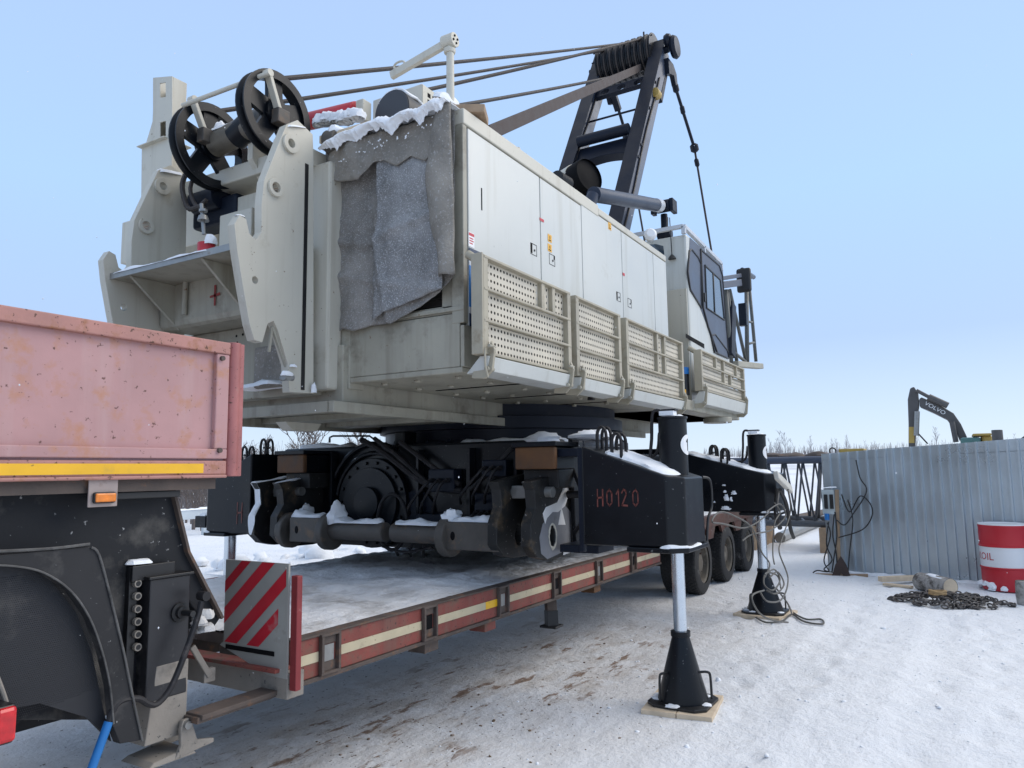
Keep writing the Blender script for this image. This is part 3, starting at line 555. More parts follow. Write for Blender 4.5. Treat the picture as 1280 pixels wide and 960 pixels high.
def make_wheel(x, y, s_, parent):
    r = .41; m = MB(); m.lathe((x, y, r), (0, s_, 0), [(-.115, .26), (-.115, .36), (-.10, .393), (-.075, .402), (.075, .402), (.10, .393), (.115, .36), (.115, .26)], 40, True, False)
    ty = m.build('tyre', RUBBER, parent)
    m = MB()
    for i in range(44):
        a = 2*math.pi*i/44
        for lane in (-2, -1, 0, 1, 2):
            yo = lane * .036; aa = a + (.07 if lane % 2 else 0); c_ = V((x + math.cos(aa)*.402, y + yo, r + math.sin(aa)*.402)); tg = V((-math.sin(aa), 0, math.cos(aa))); n_ = V((math.cos(aa), 0, math.sin(aa)))
            m.beam(c_ - tg*.019 - V((0, .0, 0)), c_ + tg*.019, .030, .016, n_)
    m.build('tread', RUBBER, ty)
    m = MB(); m.lathe((x, y, r), (0, s_, 0), [(.10, .262), (.085, .235), (.02, .225), (.02, .13), (.06, .115), (.075, .06), (.075, .0)], 28, True, False); m.lathe((x, y, r), (0, s_, 0), [(-.11, .262), (-.1, .23), (.0, .225), (.0, 0)], 28, True, False); ri = m.build('rim', mat('grimy_rim', (.11, .095, .075), .7, var=.3, vscale=6, dirt=((.22, .20, .17), .35, 7)) if 'grimy_rim' not in MATS else MATS['grimy_rim'], ty)
    for i in range(8):
        a = 2*math.pi*i/8; m = MB(); c_ = V((x + math.cos(a)*.165, y + s_*.02, r + math.sin(a)*.165)); m.cyl(c_, c_ + V((0, s_*.03, 0)), .014, None, 6); m.build('wheel_nut', TRIM, ri)
    return ty
for ax in (PZ(880, 743, 0).x, PZ(913, 727, 0).x, PZ(937, 714, 0).x):
    for y, s_ in ((YS + .09, -1), (YS + .36, -1), (YF - .36, 1), (YF - .09, 1)): make_wheel(ax, y, s_, tr)
    m = MB(); m.cyl((ax, YS + .3, .41), (ax, YF - .3, .41), .07); m.build('axle', TRIM, tr)
# ------------------------------------------------------------------ tractor unit: rear mudguard, flap and tail lamp
tk = thing('truck_tractor', 'grimy truck mudguard and mud flap under the red platform', 'truck', (0.4, 3.2, 0))
YT = 3.02
T = lambda px, py: (PY(px, py, YT).x, PY(px, py, YT).z)
arc = [(-25, 706), (20, 708), (55, 716), (88, 738), (112, 772), (128, 815), (138, 860), (142, 905)]
out = [(-25, 696), (60, 688), (114, 683), (122, 690), (136, 742), (152, 810), (166, 880), (178, 925), (150, 930), (140, 905)]
m = MB(); m.plate([T(*p) for p in out] + [T(*p) for p in reversed(arc)], [], XZ(YT), (0, .05, 0)); m.build('mudguard', mat('dusty_black_mudguard', (.022, .022, .024), .6, spec=.3, var=.3, vscale=3, dirt=((.10, .095, .09), .42, 2.4), speck=((.3, .3, .3), .1, 40)), tk, .005)
m = MB(); edge = smooth_path([PY(*p, YT - .004) for p in [(-25, 690), (60, 686), (112, 680)]], 4); m.tube(edge, .006, 6); edge = smooth_path([PY(*p, YT - .004) for p in arc], 4); m.tube(edge, .004, 6)
edge = smooth_path([PY(*p, YT - .004) for p in [(114, 684), (124, 694), (138, 745), (154, 812), (168, 880), (178, 926)]], 4); m.tube(edge, .005, 6); m.build('mudguard_lip', mat('salt_rimmed_edge', (.09, .088, .085), .7, var=.5, vscale=12, dirt=((.03, .03, .03), .4, 14)), tk)
fl = mat('textured_mud_flap', (.016, .017, .021), .6, var=.2, vscale=3, dirt=((.08, .075, .07), .22, 2.2))
m = MB(); fp = [(-25, 700), (30, 704), (70, 722), (105, 766), (126, 820), (140, 890), (150, 930), (120, 900), (60, 882), (20, 890), (-25, 900)]; m.plate([T(*p) for p in fp], [], XZ(YT + .06), (0, .02, 0)); m.build('mud_flap', fl, tk)
m = MB(); a = PY(0, 720, YT + .06); b_ = PY(140, 890, YT + .06)
for i in range(62):
    for j in range(76):
        x = a.x + (b_.x - a.x) * (i + .5 * (j % 2)) / 62; z = b_.z + (a.z - b_.z) * j / 76; u = (x - a.x) / (b_.x - a.x); v = (z - b_.z) / (a.z - b_.z)
        if v > .10 + .10*u and u < 1 - .95 * max(0, v - .15) ** 2.6 - .02 and u > -.2: m.add([(x - .0024, YT + .0595, z), (x, YT + .0595, z - .002), (x + .0024, YT + .0595, z), (x, YT + .0595, z + .002), (x, YT + .0572, z)], [(0, 1, 4), (1, 2, 4), (2, 3, 4), (3, 0, 4)])
tag(m.build('flap_studs', fl, tk, fix=False), kind='stuff')
a = PY(8, 905, YT - .03); m = MB(); m.box(a.x - .06, a.x + .018, YT - .05, YT + .05, a.z - .066, a.z + .07); tl = m.build('tail_lamp', BLACKPL, tk, .008)
m = MB(); m.box(a.x - .05, a.x + .022, YT - .062, YT - .02, a.z - .060, a.z + .064); m.build('lamp_lens', REDLENS, tl, .014)
m = MB(); m.tube(smooth_path([PY(*p, YT + .03) for p in ((-10, 830), (2, 860), (8, 878))], 4), .008); m.build('lamp_stalk', MUDDY, tk)
m = MB(); m.box(-3.5, a.x - .2, 3.1, 5.4, .85, 1.05); m.build('chassis', TRIM, tk)
# ------------------------------------------------------------------ crawler crane: root and undercarriage
cr = thing('crawler_crane', 'cream and black crawler crane without tracks, jacked up over the red low-loader', 'crane', (7.17, 4.4, 1.1))
RC = V((7.17, 4.4, 0))
YR_, YL_ = 2.70, 6.10                                       # outer faces of the upper works
# carbody
m = MB(); m.box(5.95, 8.45, 2.95, 5.85, 1.10, 1.86); m.build('carbody', BLACK, cr, .02)
m = MB(); m.box(5.46, 5.945, 2.80, 6.02, 1.13, 1.955); m.build('front_beam', BLACK, cr, .02)
m = MB(); m.box(8.455, 9.2, 2.95, 5.85, 1.13, 1.93); m.build('rear_beam', BLACK, cr, .02)
m = MB(); m.lathe((7.17, 4.4, 1.86), (0, 0, 1), [(0, 1.42), (.12, 1.42), (.13, 1.30), (.24, 1.30), (.245, 1.36), (.36, 1.36), (.37, 1.28), (.50, 1.28)], 64); m.build('slew_ring', DKSLATE, cr)
for i in range(36):
    a = 2*math.pi*i/36; m = MB(); c = V((7.17 + math.cos(a)*1.38, 4.4 + math.sin(a)*1.38, 1.98)); m.cyl(c, c + V((0, 0, .03)), .018, None, 6); m.build('ring_bolt', DKSLATE, cr)
# large pipes and round openings on the front beam
X5 = 5.455
def fr(px, py, x=X5): return PX(px, py, x)
c = fr(470, 628); m = MB(); m.lathe((X5 + .005, c.y, c.z), (-1, 0, 0), [(0, .42), (.07, .42)], 40); rc_ = m.build('round_cover', BLACK, cr, .006)
m = MB(); m.lathe((X5 - .066, c.y, c.z), (-1, 0, 0), [(0, .33), (.035, .33)], 36); m.build('cover_flange', BLACK, rc_, .004)
m = MB(); m.lathe((X5 - .102, c.y, c.z), (-1, 0, 0), [(0, .15), (.05, .15)], 24); m.build('cover_hub', BLACK, rc_, .004)
for i in range(18): a_ = 2*math.pi*i/18; q = V((X5 - .065, c.y + math.cos(a_)*.375, c.z + math.sin(a_)*.375)); m = MB(); m.cyl(q, q - V((.022, 0, 0)), .016, None, 6); m.build('cover_bolt', BLACK, rc_)
for y_, w_ in ((5.25, .03), (4.18, .03), (3.62, .04), (3.15, .03)): m = MB(); m.box(X5 - .09, X5 - .004, y_, y_ + w_, 1.16, 1.90); m.build('stiffener_rib', BLACK, cr, .004)
for y_, z_, sx_, sz_ in ((3.9, 1.62, .14, .10), (3.45, 1.35, .10, .16), (4.02, 1.25, .16, .08), (3.35, 1.72, .12, .07)):
    m = MB(); m.box(X5 - .13, X5 - .002, y_ - sx_, y_ + sx_, z_ - sz_, z_ + sz_); b9 = m.build('valve_block', DKSLATE, cr, .01)
    for k in range(3): m = MB(); q = V((X5 - .13, y_ - sx_*.6 + k*sx_*.6, z_)); m.cyl(q, q - V((.05, 0, 0)), .022, .018, 8); m.tube(smooth_path([q - V((.05, 0, 0)), q + V((-.11, .02, -.05)), q + V((-.09, .10 + .05*k, -.22)), q + V((.02, .18 + .05*k, -.30))], 4), .013, 6); m.build('hydraulic_hose', HOSE, b9)
m = MB()
for s_ in (.47, .56):
    pts = [V((X5 - .03, c.y + math.cos(t)*s_, c.z + math.sin(t)*s_)) for t in [math.pi * (.05 + .06*i) * .9 for i in range(12)]]; m.tube(pts, .022, 8)
m.build('bent_pipe', BLACK, cr)
c = fr(504, 648); m = MB(); pts = [V((X5 - .16, c.y + math.cos(t)*.17, c.z - .02 + math.sin(t)*.25)) for t in [2*math.pi*i/28 for i in range(29)]]; m.tube(pts, .017, 8); m.build('hose_loop', HOSE, cr)
m = MB(); c2 = fr(520, 640); m.lathe((X5 - .001, c2.y - .02, c2.z), (-1, 0, 0), [(0, .20), (.02, .20), (.02, .0)], 24); m.build('pump_flange', DKSLATE, cr)
for path, r_ in (([(452, 550), (480, 566), (520, 597), (548, 610), (578, 614)], .030), ([(468, 548), (500, 572), (535, 603), (562, 611)], .022), ([(500, 552), (530, 575), (550, 590), (575, 606)], .024), ([(640, 560), (612, 590), (588, 612)], .022)):
    m = MB(); m.tube(smooth_path([fr(a, b_, X5 - .10) for a, b_ in path], 5), r_, 8); m.build('hydraulic_hose', HOSE, cr)
m = MB(); m.tube([PZ(412, 552, 1.96) + V((0, 0, d)) for d in (0,)] + [PX(412, 547, 5.7), PX(416, 545, 5.7), PX(462, 545, 5.7), PX(466, 548, 5.7)], .010, 8); m.build('grab_rail', BLACKPL, cr)
p = PX(499, 546, 5.62); m = MB(); m.box(p.x, p.x + .2, p.y - .06, p.y + .06, p.z - .08, p.z + .05); m.build('valve_block', BLACK, cr, .01)
# track-frame lugs
def lug_plate(y0, y1, mtl, name, pts, hole, extra=None):
    m = MB(); m.plate(pts, [hole] if hole else [], XZ(y0), (0, y1 - y0, 0)); return m.build(name, mtl, cr, .008)
def lug(yo, s_, front):        # yo: outer face, s_ = +1 towards the crane centre
    q = lambda px, py: (PY(px, py, 2.74).x, PY(px, py, 2.74).z)
    shape = [q(664, 602), q(706, 590), q(712, 560), q(716, 690), q(700, 697), q(684, 700), q(672, 697), q(664, 684), q(664, 655), q(670, 635), q(668, 612)]
    hc = q(690, 670); hole = [(hc[0] + .052*math.cos(t), hc[1] + .085*math.sin(t)) for t in [2*math.pi*i/22 for i in range(22)]]
    hole = [(a + .006*R.uniform(-1, 1), b_ + .006*R.uniform(-1, 1)) for a, b_ in hole]
    for k, (o0, o1) in enumerate(((0, .09), (.30, .39))):
        ya, yb = yo + s_*o0, yo + s_*o1; lg = lug_plate(min(ya, yb), max(ya, yb), GREASE, 'track_lug', shape, hole)
        if k == 0:
            f_ = yo - s_*.004; m = MB(); th = V((0, s_*.003, 0))
            m.plate([q(684, 699), q(676, 692), q(674, 672), q(678, 655), q(690, 640), q(706, 632), q(713, 640), q(713, 685)], [hole], XZ(f_), th); m.build('grey_patch', GREYPAINT, lg)
            m = MB(); m.plate([q(708, 594), q(711, 615), q(706, 632), q(697, 640), q(690, 640), q(683, 648), q(681, 655), q(678, 642), q(682, 634), q(696, 628), q(702, 614)], [], XZ(f_ - s_*.001), th); m.build('white_swoosh', WHITE, lg)
            m = MB(); m.plate([q(701, 634), q(706, 656), q(697, 656)], [], XZ(f_ - s_*.0035), th); m.build('white_arrow', WHITE, lg)
            m = MB(); m.plate([q(712, 682), q(713, 690), q(703, 694), q(704, 688)], [], XZ(f_ - s_*.0035), th); m.build('white_patch', WHITE, lg)
            m = MB(); hx = [(hc[0] + a*.068, hc[1] + b_*.106) for a, b_ in [(math.cos(t)*R.uniform(.9, 1.08), math.sin(t)*R.uniform(.92, 1.06)) for t in [2*math.pi*i/26 for i in range(26)]]]; m.plate(hx, [hole], XZ(f_ - s_*.005), th); m.build('chipped_rim', mat('pale_chipped_paint_%d' % (yo > 4), (.58, .56, .48), .6, var=.2, vscale=20), lg)
    hz = q(683, 615); m = MB(); m.cyl((hz[0], yo - s_*.06, hz[1]), (hz[0], yo + s_*.45, hz[1]), .042, None, 14); m.build('lug_pin', STEEL, cr)
    m = MB(); m.box(hz[0] - .045, hz[0] + .045, min(yo + s_*.10, yo + s_*.29), max(yo + s_*.10, yo + s_*.29), hz[1] - .05, hz[1] + .05); m.build('pin_spacer', STEEL, cr, .006)
    ya, yb = front; a, b_ = q(684, 557)[1], q(684, 588)[1]
    xs0 = q(676, 570)[0] + .02; m = MB(); m.box(xs0, xs0 + .05, ya, yb, b_ + .01, a - .01); m.build('stop_block', RUSTBOX, cr, .012)
    m = MB(); m.box(xs0 + .052, X5 - .002, ya + .02, yb - .01, b_ + .012, a - .012); m.build('stop_web', BLACK, cr, .006)
    m = MB(); m.box(q(676, 570)[0] + .12, X5 - .003, ya + .02, yb - .02, b_ - .14, b_ + .008); m.build('lug_web', GREASE, cr, .008)
    m = MB(); m.box(q(676, 570)[0] + .0, X5 - .003, ya - .02, yb + .02, a - .008, a + .03); m.build('lug_cap', BLACK, cr, .006)
    xx = q(712, 600)[0]; ya, yb = sorted((yo - s_*.05, yo - s_*.012)); m = MB(); m.plate([(xx, q(712, 690)[1]), (xx + .07, q(712, 690)[1]), (xx + .09, 1.95), (xx - .04, 1.95)], [], XZ(ya), (0, yb - ya, 0)); m.build('side_plate', BLACK, cr, .006)
lug(2.74, 1, (2.63, 2.985)); lug(5.84, -1, (5.32, 5.68))
m = MB()
for yo_ in (5.495, 5.795):
    q = lambda px, py: (PY(px, py, 2.74).x, PY(px, py, 2.74).z); e = [V((q(*p)[0] - .004, yo_, q(*p)[1])) for p in ((700, 592), (664, 602), (668, 612), (670, 635), (664, 655), (664, 684))]
    if yo_ > 5.6: snow_strip(m, e, .085, .022, 3, .015, 7, side=(0, 1, 0))
    else: snow_strip(m, e[:2], .085, .02, 4, .015, 7, side=(0, 1, 0))
m.build('snow', SNOW, cr)
# roller shaft between the lugs
xs_, zr = 5.02, PX(560, 668, 5.02).z
def ry(px): return PX(px, 668, xs_).y
for a, b_, r_, nm in ((372, 415, .105, 'shaft_housing'), (415, 483, .083, 'shaft'), (493, 560, .083, 'shaft'), (560, 632, .105, 'shaft_housing')):
    m = MB()
    if nm == 'shaft': m.cyl((xs_, ry(a), zr), (xs_, ry(b_), zr), r_, None, 24)
    else: m.box(xs_ - r_, xs_ + r_, min(ry(a), ry(b_)), max(ry(a), ry(b_)), zr - r_*1.05, zr + r_*1.05)
    o = m.build(nm, ROLLER, cr, .012)
    if nm == 'shaft_housing':
        for t in (.22, .92 if a > 500 else .85):
            y = ry(a) + (ry(b_) - ry(a)) * t; m = MB(); m.plate(circle(y, zr, .035, 14, .022), [], YZ(xs_ - r_ - .001), (-.0015, 0, 0)); m.build('slot', INK, o)
for px in (363, 413, 562):
    y = ry(px); m = MB(); m.cyl((xs_, y - .04, zr - .015), (xs_, y + .04, zr - .015), .165, None, 24); m.build('shaft_collar', ROLLER, cr, .01)
for a, b_, h in ((366, 408, .07), (414, 478, .05), (496, 556, .055), (560, 624, .06)):
    m = MB(); snow_strip(m, [(xs_, ry(a), zr + .075 if a in (414, 496) else (xs_, 0, zr + .10)[2])] + [(xs_, ry(b_), zr + (.075 if a in (414, 496) else .10))], .15, h, a, .02, 9); m.build('snow', SNOW, cr)
m = MB(); lump(m, (xs_, ry(421), zr + .10), .10, .08, .13, 2.2); lump(m, (xs_ + .1, ry(372), zr + .12), .09, .05, .10, 5.2); lump(m, (xs_, ry(565), zr + .14), .1, .07, .07, 7.2); m.build('snow', SNOW, cr)
m = MB(); m.tube(smooth_path([PX(478, 683, xs_ + .1), PX(505, 690, xs_ + .1), PX(540, 684, xs_ + .1)], 5), .012, 6); m.build('loose_hose', HOSE, cr)
m = MB(); m.box(5.5, 9.1, 3.2, 5.6, 1.0, 1.098); m.build('belly_plate', BLACK, cr)
# jack boxes (outrigger arms) with cylinders
def arm(px_pts, name):
    pass
def stroke_text(m, pts_list, to3, wd):
    for pl in pts_list:
        for a, b_ in zip(pl, pl[1:]):
            a, b_ = V((*a, 0)), V((*b_, 0)); d = (b_ - a).normalized(); nrm = V((-d.y, d.x, 0)) * wd / 2; a = a - d*wd*.35; b_ = b_ + d*wd*.35
            j = [R.uniform(.75, 1.2) for _ in range(2)]
            m.add([to3(*(a - nrm*j[0]).xy), to3(*(b_ - nrm*j[1]).xy), to3(*(b_ + nrm*j[1]).xy), to3(*(a + nrm*j[0]).xy)], [(0, 1, 2, 3)])
GL = {'H': [[(0, -.05), (.02, 1)], [(.5, 0), (.52, 1)], [(0, .48), (.5, .52)]], 'O': [[(.28, 0), (.05, .2), (.05, .8), (.28, 1), (.5, .8), (.5, .2), (.28, 0)]], '1': [[(.1, .72), (.3, 1), (.3, 0)]], '2': [[(.05, .8), (.2, 1), (.42, .92), (.45, .7), (.05, .05), (.55, .02)]]}
GL['0'] = GL['O']
def jack(jx, jy, s_, x0, x1, zb, yin, yout, zin, zout, letters, tagged=True, ztop=2.08, rod=True, face_x=None):
    """box arm across the carbody corner; s_ = -1 for the near side"""
    m = MB(); ch = .10
    lo = [(yin, zb), (yout, zb), (yout, zout), (yin, zin)]
    ym = yout - s_*.0
    # body: tapered box with chamfered outer end
    def sec(x, y): return [(x, y)]
    pts_b = [V((x0, yin, zb)), V((x1, yin, zb)), V((x1, yout - s_*ch, zb)), V((x1 - ch, yout, zb)), V((x0 + ch, yout, zb)), V((x0, yout - s_*ch, zb))]
    def zt(y): t = (y - yin) / (yout - yin); return zin + (zout - zin) * min(1, t * 1.12)
    pts_t = [V((p.x, p.y, zt(p.y))) for p in pts_b]
    n = 6; m.add(pts_b + pts_t, [tuple(range(n))[::-1], tuple(range(n, 2*n))] + [(i, (i+1) % n, (i+1) % n + n, i + n) for i in range(n)])
    a = m.build('jack_arm', BLACK, cr, .012)
    m = MB(); e = .018
    pn = [V((p.x, p.y if abs(p.y - yin) > .01 else yout - s_*.42, 0)) for p in pts_b]; q = [V((p.x + (e if p.x > (x0+x1)/2 else -e), p.y + (s_*e if abs(p.y - yin) > .2 else 0), zb - .036)) for p in pn]; m.add(q + [V((p.x, p.y, zb - .001)) for p in q], [tuple(range(n))[::-1], tuple(range(n, 2*n))] + [(i, (i+1) % n, (i+1) % n + n, i + n) for i in range(n)]); m.build('arm_base_plate', BLACK, a, .008)
    m = MB(); m.lathe((jx, jy, zb + .2), (0, 0, 1), [(0, .105), (ztop - zb - .22, .105), (ztop - zb - .215, .112), (ztop - zb - .2, .112)], 28); cy = m.build('jack_cylinder', BLACK, a)
    m = MB(); snow_strip(m, [(jx, jy - .09, ztop), (jx, jy + .09, ztop)], .17, .022, jx, .02, 7); m.box(jx - .03, jx + .05, jy - .02, jy + .09, ztop + .012, ztop + .045); m.build('snow', SNOW, cy)
    m = MB(); m.box(jx - .02, jx + .06, jy - .03, jy + .08, ztop + .0455, ztop + .06); m.tube(smooth_path([(jx, jy + .05, ztop + .03), (jx - .02, jy - s_*.14, ztop + .04), (jx - .03, jy - s_*.16, ztop - .2), (jx - .02, jy - s_*.22, zt(jy) + .05), (jx - .05, jy - s_*.5, zt(jy - s_*.4) + .03)], 6), .013, 8); m.tube(smooth_path([(jx + .05, jy - s_*.12, zt(jy) + .3), (jx + .04, jy - s_*.18, zt(jy) + .12), (jx, jy - s_*.5, zt(jy - s_*.4) + .04)], 6), .013, 8); m.build('jack_hose', HOSE, a)
    for k in (0, 1):
        yk = jy - s_*(.33 + .16*k); zk = zt(yk); xk = x0 + .14 + .1*k; m = MB()
        for d in (-.045, .045): m.tube(smooth_path([(xk + d, yk - s_*.035, zk - .02), (xk + d, yk - s_*.035, zk + .13), (xk + d, yk - s_*.0, zk + .175), (xk + d, yk + s_*.035, zk + .13), (xk + d, yk + s_*.035, zk - .02)], 4), .013, 6)
        m.tube([(xk - .045, yk, zk + .09), (xk + .045, yk, zk + .09)], .010, 6); m.build('lifting_handle', HOSE, a)
    m = MB(); snow_strip(m, [(x0 + .25, yin + s_*.12, zt(yin + s_*.12)), (x0 + .27, (yin+yout)/2, zt((yin+yout)/2)), (x0 + .27, yout - s_*.08, zt(yout))], (x1 - x0) * .62, .06, jx*3, .03, 9, side=(1, 0, 0)); m.build('snow', SNOW, a)
    m = MB(); snow_strip(m, [(x0 - .006, yout - s_*.16, zb), (x0 + .0, yout - s_*.10, zb), (x0 + .10, yout + s_*.006, zb), (x0 + .40, yout + s_*.006, zb)], .034, .022, jx*5, .012, 9); m.build('snow', SNOW, a)
    m = MB(); m.cyl((jx, jy, zb - .40), (jx, jy, zb + .1), .052, None, 24); rd = m
    return a, cy, rd, zt
def rod_to(m, jx, jy, z0, z1, r_): m.cyl((jx, jy, z0), (jx, jy, z1), r_, None, 28)
JACKS = [(5.36, 1.79), (9.05, 2.00), (5.10, 6.62)]
# near front arm with hand-painted lettering
x0 = 4.97
A1, C1, _, zt = jack(5.36, 1.79, -1, x0, 5.60, 1.155, 2.36, 1.62, 1.87, 1.635, None)
m = MB(); rod_to(m, 5.36, 1.79, .53, 1.2, .047); m.build('jack_rod', CHROME, A1)
def face_txt(s_, cx_list, x, y0, z0, sc, dirn, par, wd=.115):
    for ch, off in zip(s_, cx_list):
        m = MB(); stroke_text(m, GL[ch], lambda a, b_: V((x, y0 + dirn*(off + a*.72)*sc, z0 + b_*sc)), wd); m.build('painted_letter', REDINK, par, fix=False)
pa = PX(747, 632, x0 - .003)
face_txt('HO120', (0, .62, 1.22, 1.62, 2.35), x0 - .003, pa.y, pa.z, PX(747, 612, x0).z - pa.z, -1, A1)
# number disc on the cylinder
def disc_num(jx, jy, zc, ang, par, r_=.075):
    m = MB(); cx, cz = 0, 0; n = 24
    P_ = lambda u, v, k: V((jx + math.cos(ang + u/.1075) * (.1075 + k), jy + math.sin(ang + u/.1075) * (.1075 + k), zc + v))
    loops = [P_(0, 0, .001)]; fs = []
    for k in range(1, 4):
        for i in range(n): t = 2*math.pi*i/n; loops.append(P_(math.cos(t)*r_*k/3, math.sin(t)*r_*k/3, .001))
    for i in range(n): fs.append((0, 1+i, 1+(i+1)%n))
    for k in range(2):
        for i in range(n): fs.append((1+k*n+i, 1+(k+1)*n+i, 1+(k+1)*n+(i+1)%n, 1+k*n+(i+1)%n))
    m.add(loops, fs); d = m.build('number_disc', WHITE, par, fix=False)
    m = MB()
    stroke_text(m, [[(-.012, .022), (.004, .04), (.004, 0)], [(.004, 0), (.004, -.04)]], lambda a, b_: P_(a, b_, .003), .012); m.build('painted_number', INK, d, fix=False)
disc_num(5.36, 1.79, PY(832, 556, 1.8).z, math.radians(-92), C1)
disc_num(9.05, 2.00, PY(951, 566, 2.0).z, math.radians(-92), C1)
# near rear arm
A2, C2, _, _ = jack(9.05, 2.00, -1, 8.72, 9.40, 1.185, 3.0, 1.76, 1.93, 1.62, None)
m = MB(); rod_to(m, 9.05, 2.0, .52, 1.2, .055); m.build('jack_rod', CHROME, A2)
m = MB()
for (px, py, a9, b9) in ((907, 636, .05, .03), (908, 624, .03, .05), (906, 615, .02, .02), (917, 617, .03, .03), (914, 625, .015, .035), (905, 607, .02, .012), (893, 628, .01, .012)):
    q = PX(px, py, 8.716); lump(m, q, .015, a9, b9, px*.7 + py, 9, 5, .6)
m.build('snow', SNOW, A2)
# far front arm
A3, C3, _, _ = jack(5.10, 6.50, 1, 4.98, 5.60, 1.12, 5.95, 6.70, 1.90, 1.60, None, ztop=1.95)
m = MB(); rod_to(m, 5.2, 6.5, .3, 1.2, .06); m.build('jack_rod', CHROME, A3)
pa = PX(296, 653, 4.977); face_txt('H', (0,), 4.976, pa.y, pa.z, .19, -1, A3, .09)
p = PX(258, 652, 5.1); m = MB(); m.box(5.05, 5.3, 6.71, 6.88, p.z - .06, p.z + .06); m.build('sensor_box', BLACK, A3, .006)
m = MB(); snow_strip(m, [(5.17, 6.72, p.z + .06), (5.17, 6.87, p.z + .06)], .22, .04, 1, .02); m.build('snow', SNOW, A3)
# far rear arm
A4, C4, _, _ = jack(9.05, 6.70, 1, 8.72, 9.40, 1.185, 5.8, 7.0, 1.93, 1.62, None)
m = MB(); rod_to(m, 9.05, 6.7, .3, 1.2, .06); m.build('jack_rod', CHROME, A4)
# brackets on the near arm ends
m = MB(); m.tube(smooth_path([(5.52, 1.63, 1.63), (5.62, 1.60, 1.60), (5.64, 1.60, 1.42), (5.56, 1.61, 1.32), (5.54, 1.62, 1.16)], 5), .010, 8); m.build('guard_rod', BLACKPL, A1)
m = MB(); m.plate([(5.601, 1.22), (5.601, 1.62), (5.70, 1.60), (5.72, 1.42), (5.64, 1.32), (5.64, 1.18)], [], XZ(1.80), (0, .05, 0)); m.build('end_bracket', BLACK, A1, .006)
m = MB(); c = V((5.66, 1.79, 1.57)); lump(m, c, .03, .02, .02, 3, 8, 4); m.build('snow', SNOW, A1)
# post and link between lug and arm
m = MB(); m.box(5.0, 5.05, 2.37, 2.41, 1.10, 1.86); m.box(5.15, 5.55, 2.365, 2.70, 1.80, 1.86); m.box(5.25, 5.55, 2.37, 2.70, 1.06, 1.12); m.build('arm_hinge', DKSLATE, cr, .006)
m = MB(); m.tube(smooth_path([(5.45, 2.68, 1.72), (5.4, 2.58, 1.55), (5.42, 2.55, 1.35), (5.45, 2.66, 1.2)], 6), .018); m.cyl((5.45, 2.45, 1.5), (5.45, 2.72, 1.5), .03); m.build('hinge_hose', HOSE, cr)
m = MB()
for i in range(10): lump(m, (5.55 + R.uniform(-.15, .3), R.uniform(2.4, 3.4), 1.955 if i % 2 else 1.9), .13, .16, .06, i * 2.1)
snow_strip(m, [(5.7, 3.0, 1.955), (5.8, 4.0, 1.95)], .3, .05, 3); snow_strip(m, [(5.6, 5.9, 1.955), (5.65, 5.2, 1.955)], .25, .06, 4); m.build('snow', SNOW, cr)

# ------------------------------------------------------------------ upper works: houses
ZB, ZT = 2.36, 4.155
XR, XF = 3.95, 8.08
def H(px, py): p = PY(px, py, YR_); return p.x, p.z
m = MB(); m.box(XR + .20, XF, YR_ + .035, 3.78, ZB + .42, ZT - .13); m.build('machinery_house', GRIMY, cr, .01)
seams = [XR + .055, H(676, 300)[0], H(728, 320)[0], H(778, 340)[0], H(818, 370)[0], XF]
tops = [4.035, 4.035, 4.085, 4.085, 4.085]
hs = [(.55, 0), (.08, 0), (.9, 0), (.1, 0), (.1, 0)]
for i in range(5):
    a, b_ = seams[i] + .006, seams[i+1] - .006; zt_ = 4.035 if i < 2 else 4.06
    if i == 4: b_ = XF - .002
    m = MB(); m.box(a, b_, YR_, YR_ + .03, ZB + .30, zt_); d = m.build('side_door', HOUSE, cr, .006)
    for k, (px, py) in enumerate(((667, 312), (690, 325), (773, 371), (787, 379))):
        x, z = H(px, py)
        if a < x < b_:
            m = MB()
            for (u0, u1, v0, v1) in ((-.05, -.046, -.045, .045), (.046, .05, -.045, .045), (-.046, .046, -.045, -.041), (-.046, .046, .041, .045)): m.box(x+u0, x+u1, YR_ - .002, YR_ - .0005, z+v0, z+v1)
            m.box(x - .045 if k % 2 == 0 else x + .03, x - .022 if k % 2 == 0 else x + .045, YR_ - .002, YR_ - .0006, z - .035 if k % 2 == 0 else z + .01, z + .04); lt = m.build('door_latch', INK, d)
            m = MB(); m.cyl((x + .012, YR_ - .006, z - .004), (x + .012, YR_, z - .004), .009, None, 10); m.build('lock', BLACKPL, lt)
m = MB(); m.box(XR + .004, XF, YR_ + .004, YR_ + .034, ZB + .019, ZB + .296); m.box(XR + .003, XR + .05, YR_ + .036, YR_ + .12, ZB + .40, ZB + .43); m.build('side_sill', GRIMY, cr, .004)
x, z = H(602, 249); m = MB(); m.box(x - .006, x + .006, YR_ - .002, YR_ - .0005, z - .08, z + .08); m.build('vent_slot', INK, cr)
# roof edge, roof, corner column
m = MB(); m.box(XR, XF - 1.9, YR_ - .006, YR_ + .10, 4.046, ZT); m.box(XF - 1.897, XF, YR_ - .004, YR_ + .10, 4.07, ZT - .02); m.build('roof_edge', CREAM, cr, .008)
m = MB(); m.box(XR + .02, XF, YR_ + .10, 3.80, ZT - .125, ZT - .03); m.build('roof', CREAM, cr, .006)
m = MB(); m.box(XR - .0, XR + .05, YR_ + .002, YR_ + .10, ZB + .31, 4.044); m.box(XR + .012, XR + .05, YR_ + .102, YR_ + .19, ZB + .42, 4.044); m.build('corner_column', GRIMY, cr, .006)
x = H(575, 250)[0]; m = MB(); m.box(XR - .003, XR - .0003, YR_ + .118, YR_ + .128, 3.2, 3.92); m.build('column_gap', INK, cr)
